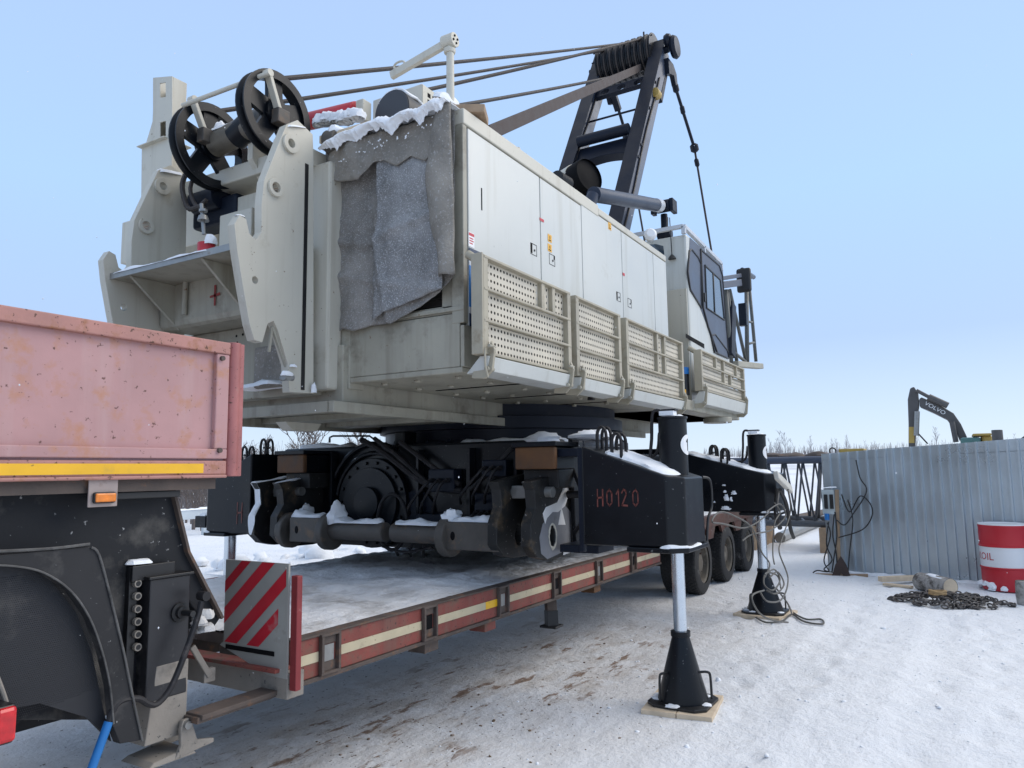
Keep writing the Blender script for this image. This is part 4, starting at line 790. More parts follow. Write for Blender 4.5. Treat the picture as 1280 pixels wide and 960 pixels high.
# rear panel under the opening, sill and left strip
def RP(px, py, x=XR): p = PX(px, py, x); return p.y, p.z
y3 = 3.74
m = MB(); m.box(XR + .004, XR + .03, YR_ + .04, y3 - .005, ZB + .02, 2.74); m.build('rear_panel', GRIMY, cr, .006)
m = MB(); m.box(XR + .012, XR + .10, YR_ + .10, y3, 2.745, 2.80); m.box(XR - .006, XR + .012, YR_ + .0, y3 - .02, 2.755, 2.785); m.build('opening_sill', GRIMY, cr, .004)
m = MB(); m.box(XR + .08, XR + .16, YR_ + .12, y3, 2.80, 4.06); m.build('radiator', DARKIN, cr)
m = MB()
for i in range(24): m.box(XR + .06, XR + .08, YR_ + .19, y3, 2.82 + i*.05, 2.83 + i*.05)
tag(m.build('radiator_fins', DARKIN, cr), kind='stuff')
ys_a = RP(411, 400, 3.86)[0]; m = MB(); m.box(3.80, 3.945, PX(411, 330, 3.80).y, 4.02, 2.29, PX(395, 205, 3.8).z); m.build('house_end_strip', CREAM, cr, .02)
m = MB(); m.box(3.946, 4.1, 3.70, 3.90, 2.30, 4.05); m.build('house_inner_edge', GRIMY, cr, .006)
# tarpaulin over the opening
TX = XR - .012
def tarp_fn(lt, rtc, lb, rb, bot, xoff, amp, seed):
    def fn(u, v):
        l_ = V((*lt, 0)).lerp(V((*lb, 0)), v); r_ = V((*rtc, 0)).lerp(V((*rb, 0)), v); p = l_.lerp(r_, u)
        if bot: p.y -= bot(u) * v ** 3
        q = PX(p.x, p.y, TX - xoff); n_ = noise.noise(V((q.y*2.4, q.z*1.7, seed))) + .5*noise.noise(V((q.y*6 + q.z*3, q.z*5, seed))) + .22*noise.noise(V((q.y*19, q.z*17, seed)))
        fold = .03*math.exp(-((q.z - 3.38 - .05*math.sin(q.y*5)) / .035) ** 2) + .02*math.exp(-((q.z - 2.98 - .25*(q.y - 3.2)) / .03) ** 2) + .025*math.exp(-((q.y - 3.36 - .06*math.sin(q.z*4)) / .03) ** 2)
        q.x -= max(-.02, 1.25*amp * n_ + .012*math.sin(q.y*16 + q.z*2) * v + fold)
        return q
    return fn
def curve(pts):
    def f(u):
        for (a, x), (b_, y) in zip(pts, pts[1:]):
            if u <= b_: return x + (y-x) * (u-a) / (b_-a)
        return pts[-1][1]
    return f
m = MB(); m.grid(tarp_fn((408, 182), (566, 132), (413, 418), (570, 396), curve([(0, 0), (.12, 4), (.2, -1), (.32, 4), (.5, 2), (.62, 12), (.78, 24), (.9, 32), (1, 52)]), .02, .035, 1), 70, 80); tp = tag(m.build('tarpaulin', TARP, None, solid=.004), 'frosty grey tarpaulin hanging over the open rear corner of the crane house', 'tarpaulin')
m = MB(); m.grid(tarp_fn((474, 180), (534, 165), (466, 398), (556, 362), curve([(0, -2), (.3, 2), (.45, 4), (.7, 4), (1, 0)]), .062, .03, 4), 40, 70); m.build('tarpaulin_strip', TARPDARK, tp, solid=.004)
m = MB(); m.grid(tarp_fn((412, 186), (552, 140), (408, 226), (546, 190), curve([(0, 4), (.12, -6), (.3, -10), (.42, 6), (.5, 9), (.62, -3), (.75, 5), (.88, -6), (1, 10)]), .098, .04, 7), 60, 24); m.build('tarpaulin_roll', TARPBEIGE, tp, solid=.006)
def curl(u, v):
    l_ = V((542, 150, 0)).lerp(V((548, 346, 0)), v); l_.x += -13 * math.sin(min(1, v*1.15)*math.pi) ; r_ = V((566, 128, 0)).lerp(V((571, 344, 0)), v); p = l_.lerp(r_, u)
    q = PX(p.x, p.y, TX - .075); q.x -= .07*math.sin(u*math.pi*.9) + .02*noise.noise(V((q.y*9, q.z*5, 3))); return q
m = MB(); m.grid(curl, 16, 50); m.build('tarpaulin_curl', TARPBEIGE, tp, solid=.006)
m = MB()
pr = [PX(a, b_, TX - .07) for a, b_ in ((410, 194), (440, 177), (480, 163), (520, 152), (545, 143), (566, 133))]
def drape(u, v):                                           # ragged snow blanket lying on the roof edge and hanging over the tarpaulin roll
    f = u * (len(pr) - 1); i = min(len(pr) - 2, int(f)); p = pr[i].lerp(pr[i+1], f - i); n1 = noise.noise(V((u*9, 1, 2))); n2 = noise.noise(V((u*31, 4, 2))); n3 = noise.noise(V((u*70, v*14, 5)))
    drop = .03 + .075 * max(0, n1 + .2) + .045 * max(0, n2) + .02*max(0, noise.noise(V((u*90, 7, 1)))); hgt = .024 + .028 * noise.noise(V((u*13, v*3, 9))) + .018 * n3
    ends = min(1, 8*u + .2, 8*(1-u) + .2)
    if v < .55: t = v / .55; return p + V((.34 - .44*t, 0, .015 + ends*hgt*math.sin(min(1, t*1.25)*math.pi*.62)))
    t = (v - .55) / .45; return p + V((-.10 - ends*.045*math.sin(min(1, t*1.15)*math.pi) + .012*t + .012*n3, 0, ends*hgt*.93*(1 - t) ** 1.5 + .015 - drop*ends*t*1.1))
m.grid(drape, 170, 26)
m.build('snow', SNOW, tp, solid=.004)
m = MB()
for i in range(36): u = R.random(); q = PX(418 + u*125, 205 - u*48 + R.uniform(-24, 6) * R.random(), TX - .135); m.add([q + V((-R.uniform(.004, .01), 0, 0))] + [q + V((0, math.cos(a)*(k0 := R.uniform(.003, .013)), math.sin(a)*k0*.7)) for a in [j*1.047 for j in range(6)]], [(0, 1+j, 1+(j+1) % 6) for j in range(6)])
tag(m.build('snow_flecks', SNOW, tp, fix=False), kind='stuff')
m = MB(); snow_strip(m, [PX(552, 126, TX + .12), PX(566, 128, TX + .1)], .2, .05, 3, .02, 9); m.build('snow', SNOW, tp)
# decals and labels near the rear corner
p0, p1 = H(577, 308), H(594, 322)
xa, xb = XR + .058, XR + .22
def decal(z0, z1, mtl, nm, x0=xa, x1=xb, k=.0015, y=YR_): m = MB(); m.box(x0, x1, y - .004 - k, y - .0006, z0, z1); return m.build(nm, mtl, cr)
zz = lambda py: H(585, py)[1]
decal(zz(325), zz(309), NAVY, 'decal_band'); decal(zz(331), zz(325), SILVER, 'decal_band'); decal(zz(383), zz(331), BLUE, 'decal_band'); decal(zz(391), zz(383), SILVER, 'decal_band'); decal(zz(407), zz(391), NAVY, 'decal_band')
def sticker(px, py, w_, h_, parts, y=YR_, par=None, nm='warning_sticker', fn=None):
    p = (fn or (lambda a, b_: PY(a, b_, y)))(px, py); m = MB(); m.box(p.x - w_/2, p.x + w_/2, y - .0028, y - .0005, p.z - h_/2, p.z + h_/2); s_ = m.build(nm, parts[0], par or cr)
    for (u0, u1, v0, v1, mt_) in parts[1:]:
        m = MB(); m.box(p.x + u0*w_, p.x + u1*w_, y - .0036, y - .0029, p.z + v0*h_, p.z + v1*h_); m.build('sticker_print', mt_, s_)
    return s_
sticker(589, 300, .07, .10, [WHITE, (-.46, .46, .26, .46, REDPAINT), (-.36, .3, .05, .13, REDPAINT), (-.36, .36, -.12, -.04, REDPAINT), (-.36, .2, -.3, -.22, REDPAINT)])
sticker(677, 275, .07, .022, [REDPAINT], y=YR_ - .001); sticker(779.5, 343, .05, .028, [REDPAINT], y=YR_ - .001)
for py in (298, 310): sticker(687, py, .065, .062, [ORANGE, (-.3, .3, -.35, -.22, INK), (-.08, .08, -.1, .3, INK)])
sticker(762, 283, .07, .07, [ORANGE, (-.3, .3, -.35, -.22, INK), (-.08, .08, -.1, .3, INK)])
m = MB()
for i in range(8):
    z = zz(385 - i*6); x = XR + .14 + .01*math.sin(i*1.9); lump(m, (x, YR_ - .004, z), .006, .003, .009, i)
m.build('snow', SNOW, cr)
# underframe plates
m = MB(); m.box(XR + .0, XF + 2.2, YR_ + .02, 3.70, ZB - .02, ZB + .018); m.build('underside_panel', GRIMY, cr, .006)
for x in (4.72, 5.6, 6.5): 
    m = MB(); m.box(x - .008, x + .008, YR_ + .03, 3.5, ZB - .026, ZB - .0205); m.build('panel_seam', INK, cr)
m = MB()
for x in (4.1, 4.5, 5.0, 5.4, 6.0, 6.6):
    for y in (2.85, 3.2, 3.5): m.cyl((x, y, ZB - .04), (x, y, ZB - .02), .022, .026, 8)
tag(m.build('panel_bolts', GRIMY, cr), kind='stuff')
m = MB(); m.box(XR - .05, 10.2, 3.72, 5.42, 2.20, 2.62); m.build('main_frame', GRIMY, cr, .01)
m = MB()
for y in (3.66, 5.38): m.box(XR - .2, 9.8, y, y + .05, 2.12, 2.198)
m.box(XR - .2, XR - .15, 3.72, 5.37, 2.12, 2.198)
for x in (4.6, 5.4): m.box(x, x + .3, 3.72, 5.37, 2.15, 2.198)
m.build('frame_flange', GRIMY, cr, .004)
m = MB(); m.box(XR + .25, XF + 2.4, 5.45, YL_, ZB, ZT - .05); m.build('left_house', CREAM, cr, .02)
m = MB(); p = PZ(380, 528, 2.12); m.plate([(p.x - .2, 2.118), (p.x + .2, 2.118), (p.x + .15, 2.05), (p.x - .12, 2.05)], [], XZ(p.y), (0, .12, 0)); m.build('under_bracket', CREAM, cr, .004)
# ------------------------------------------------------------------ rear frames (counterweight hangers)
YA, YB = 3.85, 5.30
def Q(px, py): p = PY(px, py, YA); return (p.x, p.z)
fin = [Q(392, 190), Q(391, 168), Q(372, 150), Q(358, 156), Q(348, 180), Q(330, 226), Q(327, 255), Q(327, 290), Q(320, 300), Q(312, 292), Q(308, 274), Q(300, 268), Q(293, 280), Q(296, 310), Q(304, 360), Q(312, 405), Q(318, 425), Q(328, 428), Q(335, 404), Q(342, 401), Q(347, 412), Q(360, 455), Q(362, 490), Q(392, 492), Q(392, 300)]
bosses = [((362, 180), .068, .032), ((343, 235), .062, .036)]
holes = [circle(*Q(319, 350), .025, 14)] + [circle(*Q(a, b_), r2, 16) for (a, b_), r1, r2 in bosses]
for y in (YA, YB):
    m = MB(); m.plate(fin, holes, XZ(y), (0, .07, 0)); f = m.build('hanger_frame', CREAM, cr, .006)
    for (a, b_), r1, r2 in bosses:
        c = Q(a, b_)
        for yy, d in ((y - .001, -1), (y + .071, 1)): m = MB(); m.plate(circle(*c, r1, 26), [circle(*c, r2, 16)], XZ(yy), (0, d*.022, 0)); m.build('boss_ring', CREAM, f, .004)
    c = Q(343, 235); m = MB(); m.lathe((c[0], y + .002, c[1]), (0, 1, 0), [(0, r2), (.066, r2)], 18, True, False); m.build('bush', mat('coppery_bush_%d' % (y > 4), (.33, .2, .13), .4, metal=.7, var=.2), f)
m = MB(); m.box(Q(383, 200)[0] - .012, Q(383, 200)[0] + .018, YA - .006, YA - .0005, Q(383, 488)[1], Q(383, 205)[1]); m.build('rubber_seal', BLACKPL, cr)
m = MB(); a = Q(352, 480); m.beam(PY(340, 408, YA + .03), PY(359, 462, YA + .03), .022, .022); m.beam(PY(340, 408, YA + .03), PY(336, 440, YA + .06), .018, .018); m.build('link_bar', GRIMY, cr, .003)
c = Q(352, 473); m = MB(); m.cyl((c[0], YA - .07, c[1]), (c[0], YA, c[1]), .020); m.cyl((c[0] - .03, YA - .05, c[1] + .005), (c[0] + .05, YA - .05, c[1] + .005), .022); m.build('locking_pin', STEEL, cr)
m = MB(); lump(m, (c[0], YA - .05, c[1] + .02), .05, .03, .025, 3); lump(m, (Q(388, 488)[0], YA - .03, Q(388, 488)[1]), .02, .02, .05, 4); lump(m, (Q(365, 460)[0], YA - .01, Q(365, 458)[1]), .03, .015, .015, 4)
snow_strip(m, [V((Q(358, 156)[0], YA + .03, Q(358, 156)[1] - .01)), V((Q(384, 160)[0], YA + .03, Q(384, 160)[1] - .0))], .09, .04, 2, .02); snow_strip(m, [V((Q(300, 268)[0] - .01, YA + .03, Q(300, 268)[1])), V((Q(308, 272)[0] + .01, YA + .03, Q(308, 272)[1]))], .07, .02, 2, .02)

m.build('snow', SNOW, cr)
# cross structure between the frames
m = MB(); zk0 = PX(250, 404, 3.486).z; m.box(3.486, 4.058, YA + .071, YB - .001, zk0, 3.365); m.build('cross_box', GRIMY, cr, .05)
m = MB(); m.box(3.767, 4.058, YA + .071, YB - .001, 2.262, zk0 - .002); m.build('lower_plate', GRIMY, cr, .01)
zp1 = PX(222, 322, 3.101).z
xp = 3.101
m = MB(); m.box(xp, 3.767, YA + .10, YB + .03, zp1 - .035, zp1); pl = m.build('step_platform', GRIMY, cr, .004)
m = MB(); m.box(xp - .006, xp, YA + .10, YB + .03, zp1 - .04, zp1 + .006); m.build('platform_edge', STEEL, pl)
for y in (YA + .42, YB - .22): m = MB(); m.plate([(xp + .02, zp1 - .036), (3.538, zp1 - .036), (3.538, zp1 - .38)], [], XZ(y), (0, .025, 0)); m.build('gusset', GRIMY, pl, .003)
m = MB(); yy = PX(233, 360, 3.475).y; m.cyl((3.465, yy, zk0 + .08), (3.465, yy, 3.261), .02); m.build('drain_pipe', GRIMY, cr)
m = MB(); snow_strip(m, [(xp + .01, YA + .3, zp1), (xp + .01, YB, zp1)], .05, .025, 2, .03); snow_strip(m, [(xp + .3, YA + .2, zp1), (xp + .3, YB, zp1)], .3, .02, 5, .05); m.build('snow', SNOW, pl)
c = PX(268, 369, 3.475); m = MB(); to3 = lambda a, b_: V((3.479, c.y + a, c.z + b_)); stroke_text(m, [[(-.05, .005), (.05, -.005)], [(0, .07), (0, -.07)]], to3, .022); m.build('red_cross_mark', REDCROSS, cr, fix=False)
for px, py, r_ in ((270, 406, .022), (289, 410, .010), (295, 420, .010), (303, 418, .010), (310, 424, .008), (296, 428, .008)):
    p = PX(px, py, 3.761); m = MB(); m.lathe((3.766, p.y, p.z), (-1, 0, 0), [(0, r_), (.002, r_)], 12); m.build('bolt_hole', INK, cr)
m = MB(); p = PX(185, 372, 3.465); 
for i in range(7): lump(m, (3.475, p.y - .02 + R.uniform(-.02, .02), p.z + .12 - i*.075), .02, .05 + .01*math.sin(i*2), .05, i*2.7)
snow_strip(m, [PX(305, 488, 3.642), PX(352, 480, 3.642)], .2, .05, 3, .03); m.build('snow', SNOW, cr)
m = MB(); p = PX(320, 445, 3.746); m.box(3.694, 3.746, 3.885, 4.422, 2.324, 2.636); m.build('crumpled_sheet', TARPBEIGE, cr, .02)
# red can and grease fitting on the platform, grey electrics box
c = PX(258, 303, 3.174); m = MB(); m.cyl((3.174, c.y, zp1), (3.174, c.y, zp1 + .085), .055, .058, 18); can = tag(m.build('red_canister', REDPAINT, None, .004), 'small red can capped with snow on the rear step platform of the crane', 'can')
m = MB(); lump(m, (3.174, c.y - .045, zp1 + .085), .045, .04, .05, 3); m.build('snow', SNOW, can)
m = MB(); a = PX(255, 293, 3.184); b_ = PX(252, 255, 3.184); m.cyl(a, b_, .013); m.cyl(PX(254, 276, 3.184), PX(254, 270, 3.184), .04, .03); m.cyl(PX(254, 265, 3.184), PX(254, 262, 3.184), .028); m.build('valve_stem', STEEL, cr)
p = PX(294, 283, 3.642); q = PX(294, 302, 3.642); m = MB(); y0, y1 = PX(314, 283, 3.642).y, PX(274, 283, 3.642).y; m.box(3.642, 4.058, y0, y1, PX(294, 304, 3.642).z, PX(294, 264, 3.642).z); m.build('control_box', CREAM, cr, .01)
m = MB(); m.tube(smooth_path([PX(240, 205, 3.590), PX(228, 230, 3.538), PX(235, 260, 3.538), PX(250, 258, 3.538), PX(256, 262, 3.538)], 6), .02); m.tube(smooth_path([PX(250, 205, 3.590), PX(238, 235, 3.538), PX(246, 258, 3.538), PX(258, 250, 3.538)], 6), .016); m.build('slack_rope', ROPE, cr)
# ------------------------------------------------------------------ rope sheaves at the rear
xsv = 3.590
def sheave(c, r_, y):
    m = MB(); m.lathe((c.x, y - .045, c.z), (0, 1, 0), [(0, r_*.80), (0, r_), (.012, r_), (.034, r_*.88), (.056, r_*.88), (.078, r_), (.09, r_), (.09, r_*.80), (0, r_*.80)], 44, True, False); s_ = m.build('rope_sheave', BLACK, cr)
    m = MB(); m.lathe((c.x, y - .05, c.z), (0, 1, 0), [(0, r_*.33), (.10, r_*.33)], 20)
    for k in range(5):
        a = 2*math.pi*(k/5 + .06); d = V((math.cos(a), 0, math.sin(a))); t_ = V((-math.sin(a), 0, math.cos(a))); C_ = V((c.x, y, c.z)); h = V((0, .018, 0))
        w0, w1 = .07, .065; p0, p1 = C_ + d*r_*.22, C_ + d*r_*.84
        m.hexa([p0 - t_*w0 - h, p0 + t_*w0 - h, p0 + t_*w0 + h, p0 - t_*w0 + h, p1 - t_*w1 - h, p1 + t_*w1 - h, p1 + t_*w1 + h, p1 - t_*w1 + h])
    m.build('sheave_spokes', BLACK, s_); return s_
cL = PX(263, 184, xsv); cR = PX(343, 143, xsv)
sheave(cL, .335, cL.y); sheave(cR, .315, cR.y)
m = MB(); m.cyl((xsv, cL.y - .06, cL.z), (xsv, cR.y + .05, cR.z), .095, None, 24); ax_ = m.build('sheave_axle', mat('greasy_axle', (.13, .115, .09), .45, var=.3, vscale=6, dirt=((.03, .03, .03), .4, 5)), cr)
m = MB(); m.cyl((xsv, cL.y - .30, cL.z), (xsv, cL.y - .48, cR.z), .098, None, 24); m.build('axle_sleeve', BLACK, ax_)
m = MB(); snow_strip(m, [(xsv, cL.y - .07, cL.z + .085), (xsv, cL.y - .30, cL.z + .088)], .13, .07, 9, .015, 9); lump(m, (xsv, cL.y - .11, cL.z + .09), .05, .045, .10, 9); m.build('snow', SNOW, ax_)
# bracket arm holding the axle
m = MB(); m.plate([(xsv + .02, 4.197), (xsv + .16, 4.260), (4.183, 3.947), (4.183, 3.573), (xsv + .30, 3.739), (xsv + .02, 4.072)], [], XZ(4.391), (0, .06, 0)); m.box(3.767, 4.162, 4.455, 4.890, 3.739, 3.885); m.build('sheave_bracket', CREAM, cr, .006)
zc0, zc1 = PX(270, 241, 3.746).z, PX(270, 222, 3.746).z; m = MB(); m.box(3.663, 3.933, YA + .071, YB - .001, zc0, zc1); m.build('frame_cross_beam', CREAM, cr, .012)
m = MB(); m.box(3.746, 3.954, 4.734, YB - .02, zc0 - .26, zc0 - .04); m.build('winch_motor', DKSLATE, cr, .03)
m = MB(); m.lathe((3.746, 4.911, zc0 - .05), (0, 1, 0), [(0, .10), (.3, .10)], 20); m.build('winch_drum', DKSLATE, cr)
# rope keepers
for px0, py0, px1, py1, y in ((257, 205, 241, 175, cL.y - .10), (348, 155, 334, 92, cR.y - .10)):
    pass
for c, (tx, ty), (bx_, by_), y in ((cL, (241, 125), (257, 170), cL.y - .08), (cR, (335, 92), (350, 146), cR.y - .08)):
    m = MB(); m.beam(PY(tx, ty, y), PY(bx_, by_, y), .03, .055, (0, 1, 0)); m.cyl(PY(tx, ty, y) - V((0, .03, 0)), PY(tx, ty, y) + V((0, .03, 0)), .03); k = m.build('rope_keeper', CREAM, cr, .004)
    m = MB(); p = PY(bx_, by_, y); m.box(p.x - .05, p.x + .06, p.y - .04, p.y + .04, p.z - .06, p.z + .05); m.build('keeper_clamp', ROLLER, k, .006)
m = MB(); m.cyl(PY(228, 132, cL.y - .13), PY(337, 91, cR.y - .13), .017); m.build('keeper_bar', CREAM, cr)
# axle end boss on the near frame
c = PX(400, 184, 3.871); m = MB(); m.cyl((c.x, YA - .10, c.z), (c.x, YA - .001, c.z), .085, .10, 22); eb = m.build('axle_end', ROLLER, cr, .008)
m = MB(); m.cyl((c.x + .02, YA - .18, c.z - .01), (c.x + .02, YA - .09, c.z - .01), .045, None, 18); m.build('axle_pin', BLACKPL, eb, .005)
m = MB(); m.beam((c.x + .04, YA - .10, c.z + .02), (c.x + .30, YA - .25, c.z + .09), .09, .05); tag(m.build('timber_wedge', PALEWOOD, None, .008), 'short pale timber wedge beside the axle end above the black seal', 'timber', 'timber pieces lying on the crane')
m = MB(); lump(m, (c.x, YA - .06, c.z + .07), .07, .07, .045, 3); lump(m, (c.x + .22, YA - .28, c.z - .1), .07, .08, .07, 5); m.build('snow', SNOW, eb)
# tall mast bracket beyond the left frame
def TW(px, py): p = PX(px, py, 3.642); return (p.y, p.z)
prof = [TW(191, 97), TW(215, 95), TW(215, 175), TW(213, 275), TW(176, 275), TW(177, 186), TW(182, 180), TW(191, 150)]
hs_ = [[TW(a, b_) for a, b_ in l] for l in ([(200, 104), (200, 122), (207, 121), (207, 103)], [(200, 153), (200, 171), (207, 170), (207, 151)])]
m = MB(); m.plate(prof, hs_, YZ(3.642), (.012, 0, 0)); m.build('mast_face', CREAM, cr, .003)
m = MB(); ya, za = TW(215, 95); yb, zb_ = TW(213, 270); yl_, zl_ = TW(191, 97)
m.box(3.655, 3.787, ya, ya + .012, zb_ + .02, za); m.box(3.655, 3.787, yl_ - .012, yl_, zb_ + .3, zl_); m.box(3.772, 3.784, ya + .013, yl_ - .013, zb_ + .02, za - .01); m.box(3.600, 3.871, ya + .02, TW(176, 186)[0], TW(178, 184)[1] - .01, TW(178, 184)[1]); m.build('mast_bracket', CREAM, cr, .004)
m = MB(); a = PX(150, 330, 4.058); m.box(4.058, 4.474, 5.515, PX(150, 330, 4.058).y, PX(150, 330, 4.058).z, PX(150, 279, 4.058).z); m.build('left_rear_cover', CREAM, cr, .01)
m = MB(); snow_strip(m, [V((Q(358, 156)[0], YB + .035, Q(358, 156)[1] - .01)), V((Q(388, 166)[0], YB + .035, Q(388, 166)[1]))], .09, .035, 2, .02); m.build('snow', SNOW, cr)
# ------------------------------------------------------------------ roof fittings
p = PX(563, 126, 4.05); dx, dy = p.x, p.y
m = MB(); m.cyl((dx, dy, ZT - .12), (dx, dy, PX(560, 58, dx).z), .030, .027, 14); dv = m.build('davit_post', CREAM, cr)
tz = PX(562, 52, dx); m = MB(); m.cyl(tz + V((0, -.05, 0)), tz + V((0, .05, 0)), .052, None, 16); m.cyl(tz - V((0, 0, .09)), tz - V((0, 0, .06)), .04, .045, 14); m.build('davit_head', CREAM, dv, .004)
for k in (-.052, .052):
    for a in range(4): q = tz + V((.026*math.cos(a*1.57+.4), k, .026*math.sin(a*1.57+.4))); m = MB(); m.cyl(q - V((0, .004, 0)), q + V((0, .004, 0)), .008, None, 8); m.build('davit_bolt', INK, dv)
e = PX(489, 95, dx - .05); m = MB(); m.beam(tz + (e - tz)*.08, e, .038, .055); m.build('davit_arm', CREAM, dv, .004)
m = MB(); e2 = tz.lerp(e, .86) + V((0, 0, .05)); m.tube([e2 + V((0, .05*math.cos(t), .025*math.sin(t))) for t in [2*math.pi*i/14 for i in range(15)]], .008); m.build('davit_eye', CREAM, dv)
# ventilated box, fan drum, plank
bxp = PX(528, 104, 4.7); yr0 = PX(528, 104, 4.7).y; yl0 = PX(466, 125, 4.7).y; xb1 = PY(554, 121, yr0).x
m = MB(); m.box(4.7, max(5.35, xb1), yr0 + .003, yl0, ZT - .1, bxp.z); vb = m.build('filter_box', CREAM, cr, .008)
m = MB(); zt0 = bxp.z
gx0, gx1 = 4.75, 5.25; sq = []
for i in range(7):
    for j in range(6):
        x, z = gx0 + .02 + i*.068, zt0 - .05 - j*.058; sq.append([(x, z), (x + .045, z), (x + .045, z - .04), (x, z - .04)])
m.plate([(gx0 - .045, zt0 - .01), (gx1 + .04, zt0 - .01), (gx1 + .04, zt0 - .40), (gx0 - .045, zt0 - .40)], sq, XZ(yr0), (0, .0025, 0)); m.build('grille', CREAM, vb)
m = MB(); m.box(gx0 - .02, gx1 + .02, yr0 + .0026, yr0 + .0031, zt0 - .38, zt0 - .03); m.build('grille_backing', INK, vb)
c = PX(490, 139, 4.35); rd = PX(490, 113, 4.35).z - c.z; m = MB(); m.cyl((4.35, c.y, c.z), (4.66, c.y, c.z), rd, None, 30); fd = m.build('fan_drum', BLACKPL, cr)
m = MB(); m.lathe((4.349, c.y, c.z), (-1, 0, 0), [(0, rd*.97), (.006, rd*.95), (.006, 0)], 30); m.build('drum_cap', mat('dark_grey_cap', (.05, .055, .065), .6, var=.2), fd)
m = MB(); m.grid(lambda u, v: V((4.36 + v*.28, c.y + math.cos(.35 + u*2.1)*(rd + .012 + .02*noise.noise(V((u*5, v*3, 1)))), c.z + math.sin(.35 + u*2.1)*(rd + .02 + .03*noise.noise(V((u*5, v*3, 1)))))), 24, 8); m.build('snow', SNOW, fd, solid=.02)
a, b_ = PX(380, 150, 4.2), PX(446, 136, 4.2); m = MB(); m.cyl(PX(385, 152, 4.2), PX(446, 138, 4.2), .072, None, 18); rb = m.build('red_cylinder', REDPAINT, cr, .004)
m = MB(); q = PX(452, 140, 4.2); m.box(q.x - .05, q.x + .05, q.y - .06, q.y + .02, q.z - .09, q.z + .08); m.build('cylinder_bracket', CREAM, rb, .01)
m = MB()
for i in range(12): q = PX(400 + i*4.2, 151 - i*.4, 4.08); lump(m, q + V((0, 0, R.uniform(-.02, .02))), .06, .07, .06, i*1.9)
m.build('snow', SNOW, rb)
a, b_ = PX(402, 176, 3.86), PX(462, 158, 3.86); m = MB(); m.beam(a, b_, .05, .06); tag(m.build('timber_plank', PALEWOOD, None, .004), 'narrow pale plank under the snow edge behind the grey tarpaulin', 'plank', 'timber pieces lying on the crane')
m = MB(); m.beam((4.22, 2.68, ZT + .055), (4.02, 3.1, ZT + .075), .22, .06); tag(m.build('timber_plank', WOOD, None, .006), 'wide brown plank on the roof corner beside the pale davit post', 'plank', 'timber pieces lying on the crane')
for px, py in ((647, 188), (656, 195)): p = PY(px, py, 2.78); m = MB(); m.cyl((p.x, 2.78, ZT - .02), (p.x, 2.78, p.z + .02), .022 if px < 650 else .014, None, 10); m.build('roof_stub', CREAM if px < 650 else DKSLATE, cr)
c = PY(737, 219, 3.6); m = MB(); d = (EYE - c).normalized(); d = V((-.34, -.93, .12)).normalized()
m.lathe(c + d*.0, -d, [(0, .215), (.02, .225), (.25, .225)], 32, True, False); m.lathe(c - d*.03, -d, [(0, .216), (.001, 0)], 32, True, False); ex = m.build('exhaust_mouth', INK, cr)
m = MB(); m.lathe(c - d*.20, -d, [(0, .235), (.4, .235)], 32); m.cyl(c - d*.45, V((c.x + .35, 3.75, 4.0)), .22, .24, 28); m.build('exhaust_pipe', CREAM, ex)
for py in (200, 230): q = PY(742, py, 3.6); 
m = MB(); m.lathe(PY(696, 222, 3.3), PY(712, 232, 3.3) - PY(696, 222, 3.3), [(k*.03, .075 - .02*(k % 2)) for k in range(9)], 20); m.build('bellows_hose', BLACKPL, cr)
# ------------------------------------------------------------------ gantry (A-frame)
yGR, yGL = 3.83, 4.97
def leg(yc, px0, py0, px1, py1, nm):
    a, b_ = PY(px0, py0, yc), PY(px1, py1, yc); d = (b_ - a).normalized(); a = a - d * ((a.z - 4.0) / d.z); m = MB(); s_ = Y_ = V((0, 1, 0)); m.beam(a, b_, .17, .34, d.cross(Y_)); o = m.build(nm, SLATE, cr, .012)
    # rear flange, in darker paint that stands for the shade on this face
    nrm = d.cross(V((0, 1, 0))); 
    if nrm.x > 0: nrm = -nrm
    m = MB(); m.beam(a + nrm*.173, b_ + nrm*.173, .23, .012, d.cross(Y_)); m.build('leg_flange', DKSLATE, o); return a, b_, d, nrm
aR, bR, dR, nR = leg(yGR, 776, 278, 827, 62, 'gantry_leg'); aL, bL, dL, nL = leg(yGL, 712, 222, 757, 72, 'gantry_leg')
def onleg(t, y): p = aR.lerp(bR, t); return V((p.x, y, p.z))
m = MB(); p = onleg(.555, 4.4)
a, b_ = onleg(.535, yGR + .10), onleg(.535, yGL - .10)
arc = []
for i in range(13): t = i/12; arc.append((yGR + .09 + t*(yGL - yGR - .18), .11*math.sin(t*math.pi)))
poly = [(y, -.26 + z) for y, z in arc] + [(yGL - .09, .16), (yGR + .09, .16)]
cD = dR; m.plate(poly, [], lambda y, s_: V((p.x, y, p.z)) + cD*s_ + nR*.05, -nR*.16); m.build('gantry_crosspiece', DKSLATE, cr, .008)
m = MB(); q = onleg(.59, 4.4); m.cyl(V((q.x, yGR + .15, q.z)) + nR*.16, V((q.x, yGL - .12, q.z)) + nR*.16, .09, None, 16); m.build('crosspiece_roller', DKSLATE, cr)
q = onleg(.845, 4.4); m = MB(); poly = [(yGR + .09, -.10), (yGL - .09, -.10), (yGL - .09, .12), (yGR + .09, .12)]
m.plate(poly, [circle(4.40 + k, .0, .075, 16) for k in (-.3, 0, .3)], lambda y, s_: V((q.x, y, q.z)) + cD*s_ + nR*.05, -nR*.08); m.build('gantry_top_plate', DKSLATE, cr, .005)
q = onleg(.72, 4.4); m = MB(); m.tube([V((q.x, yGR, q.z)), V((q.x, yGL, q.z))], .018); m.build('tie_rod', DKSLATE, cr)
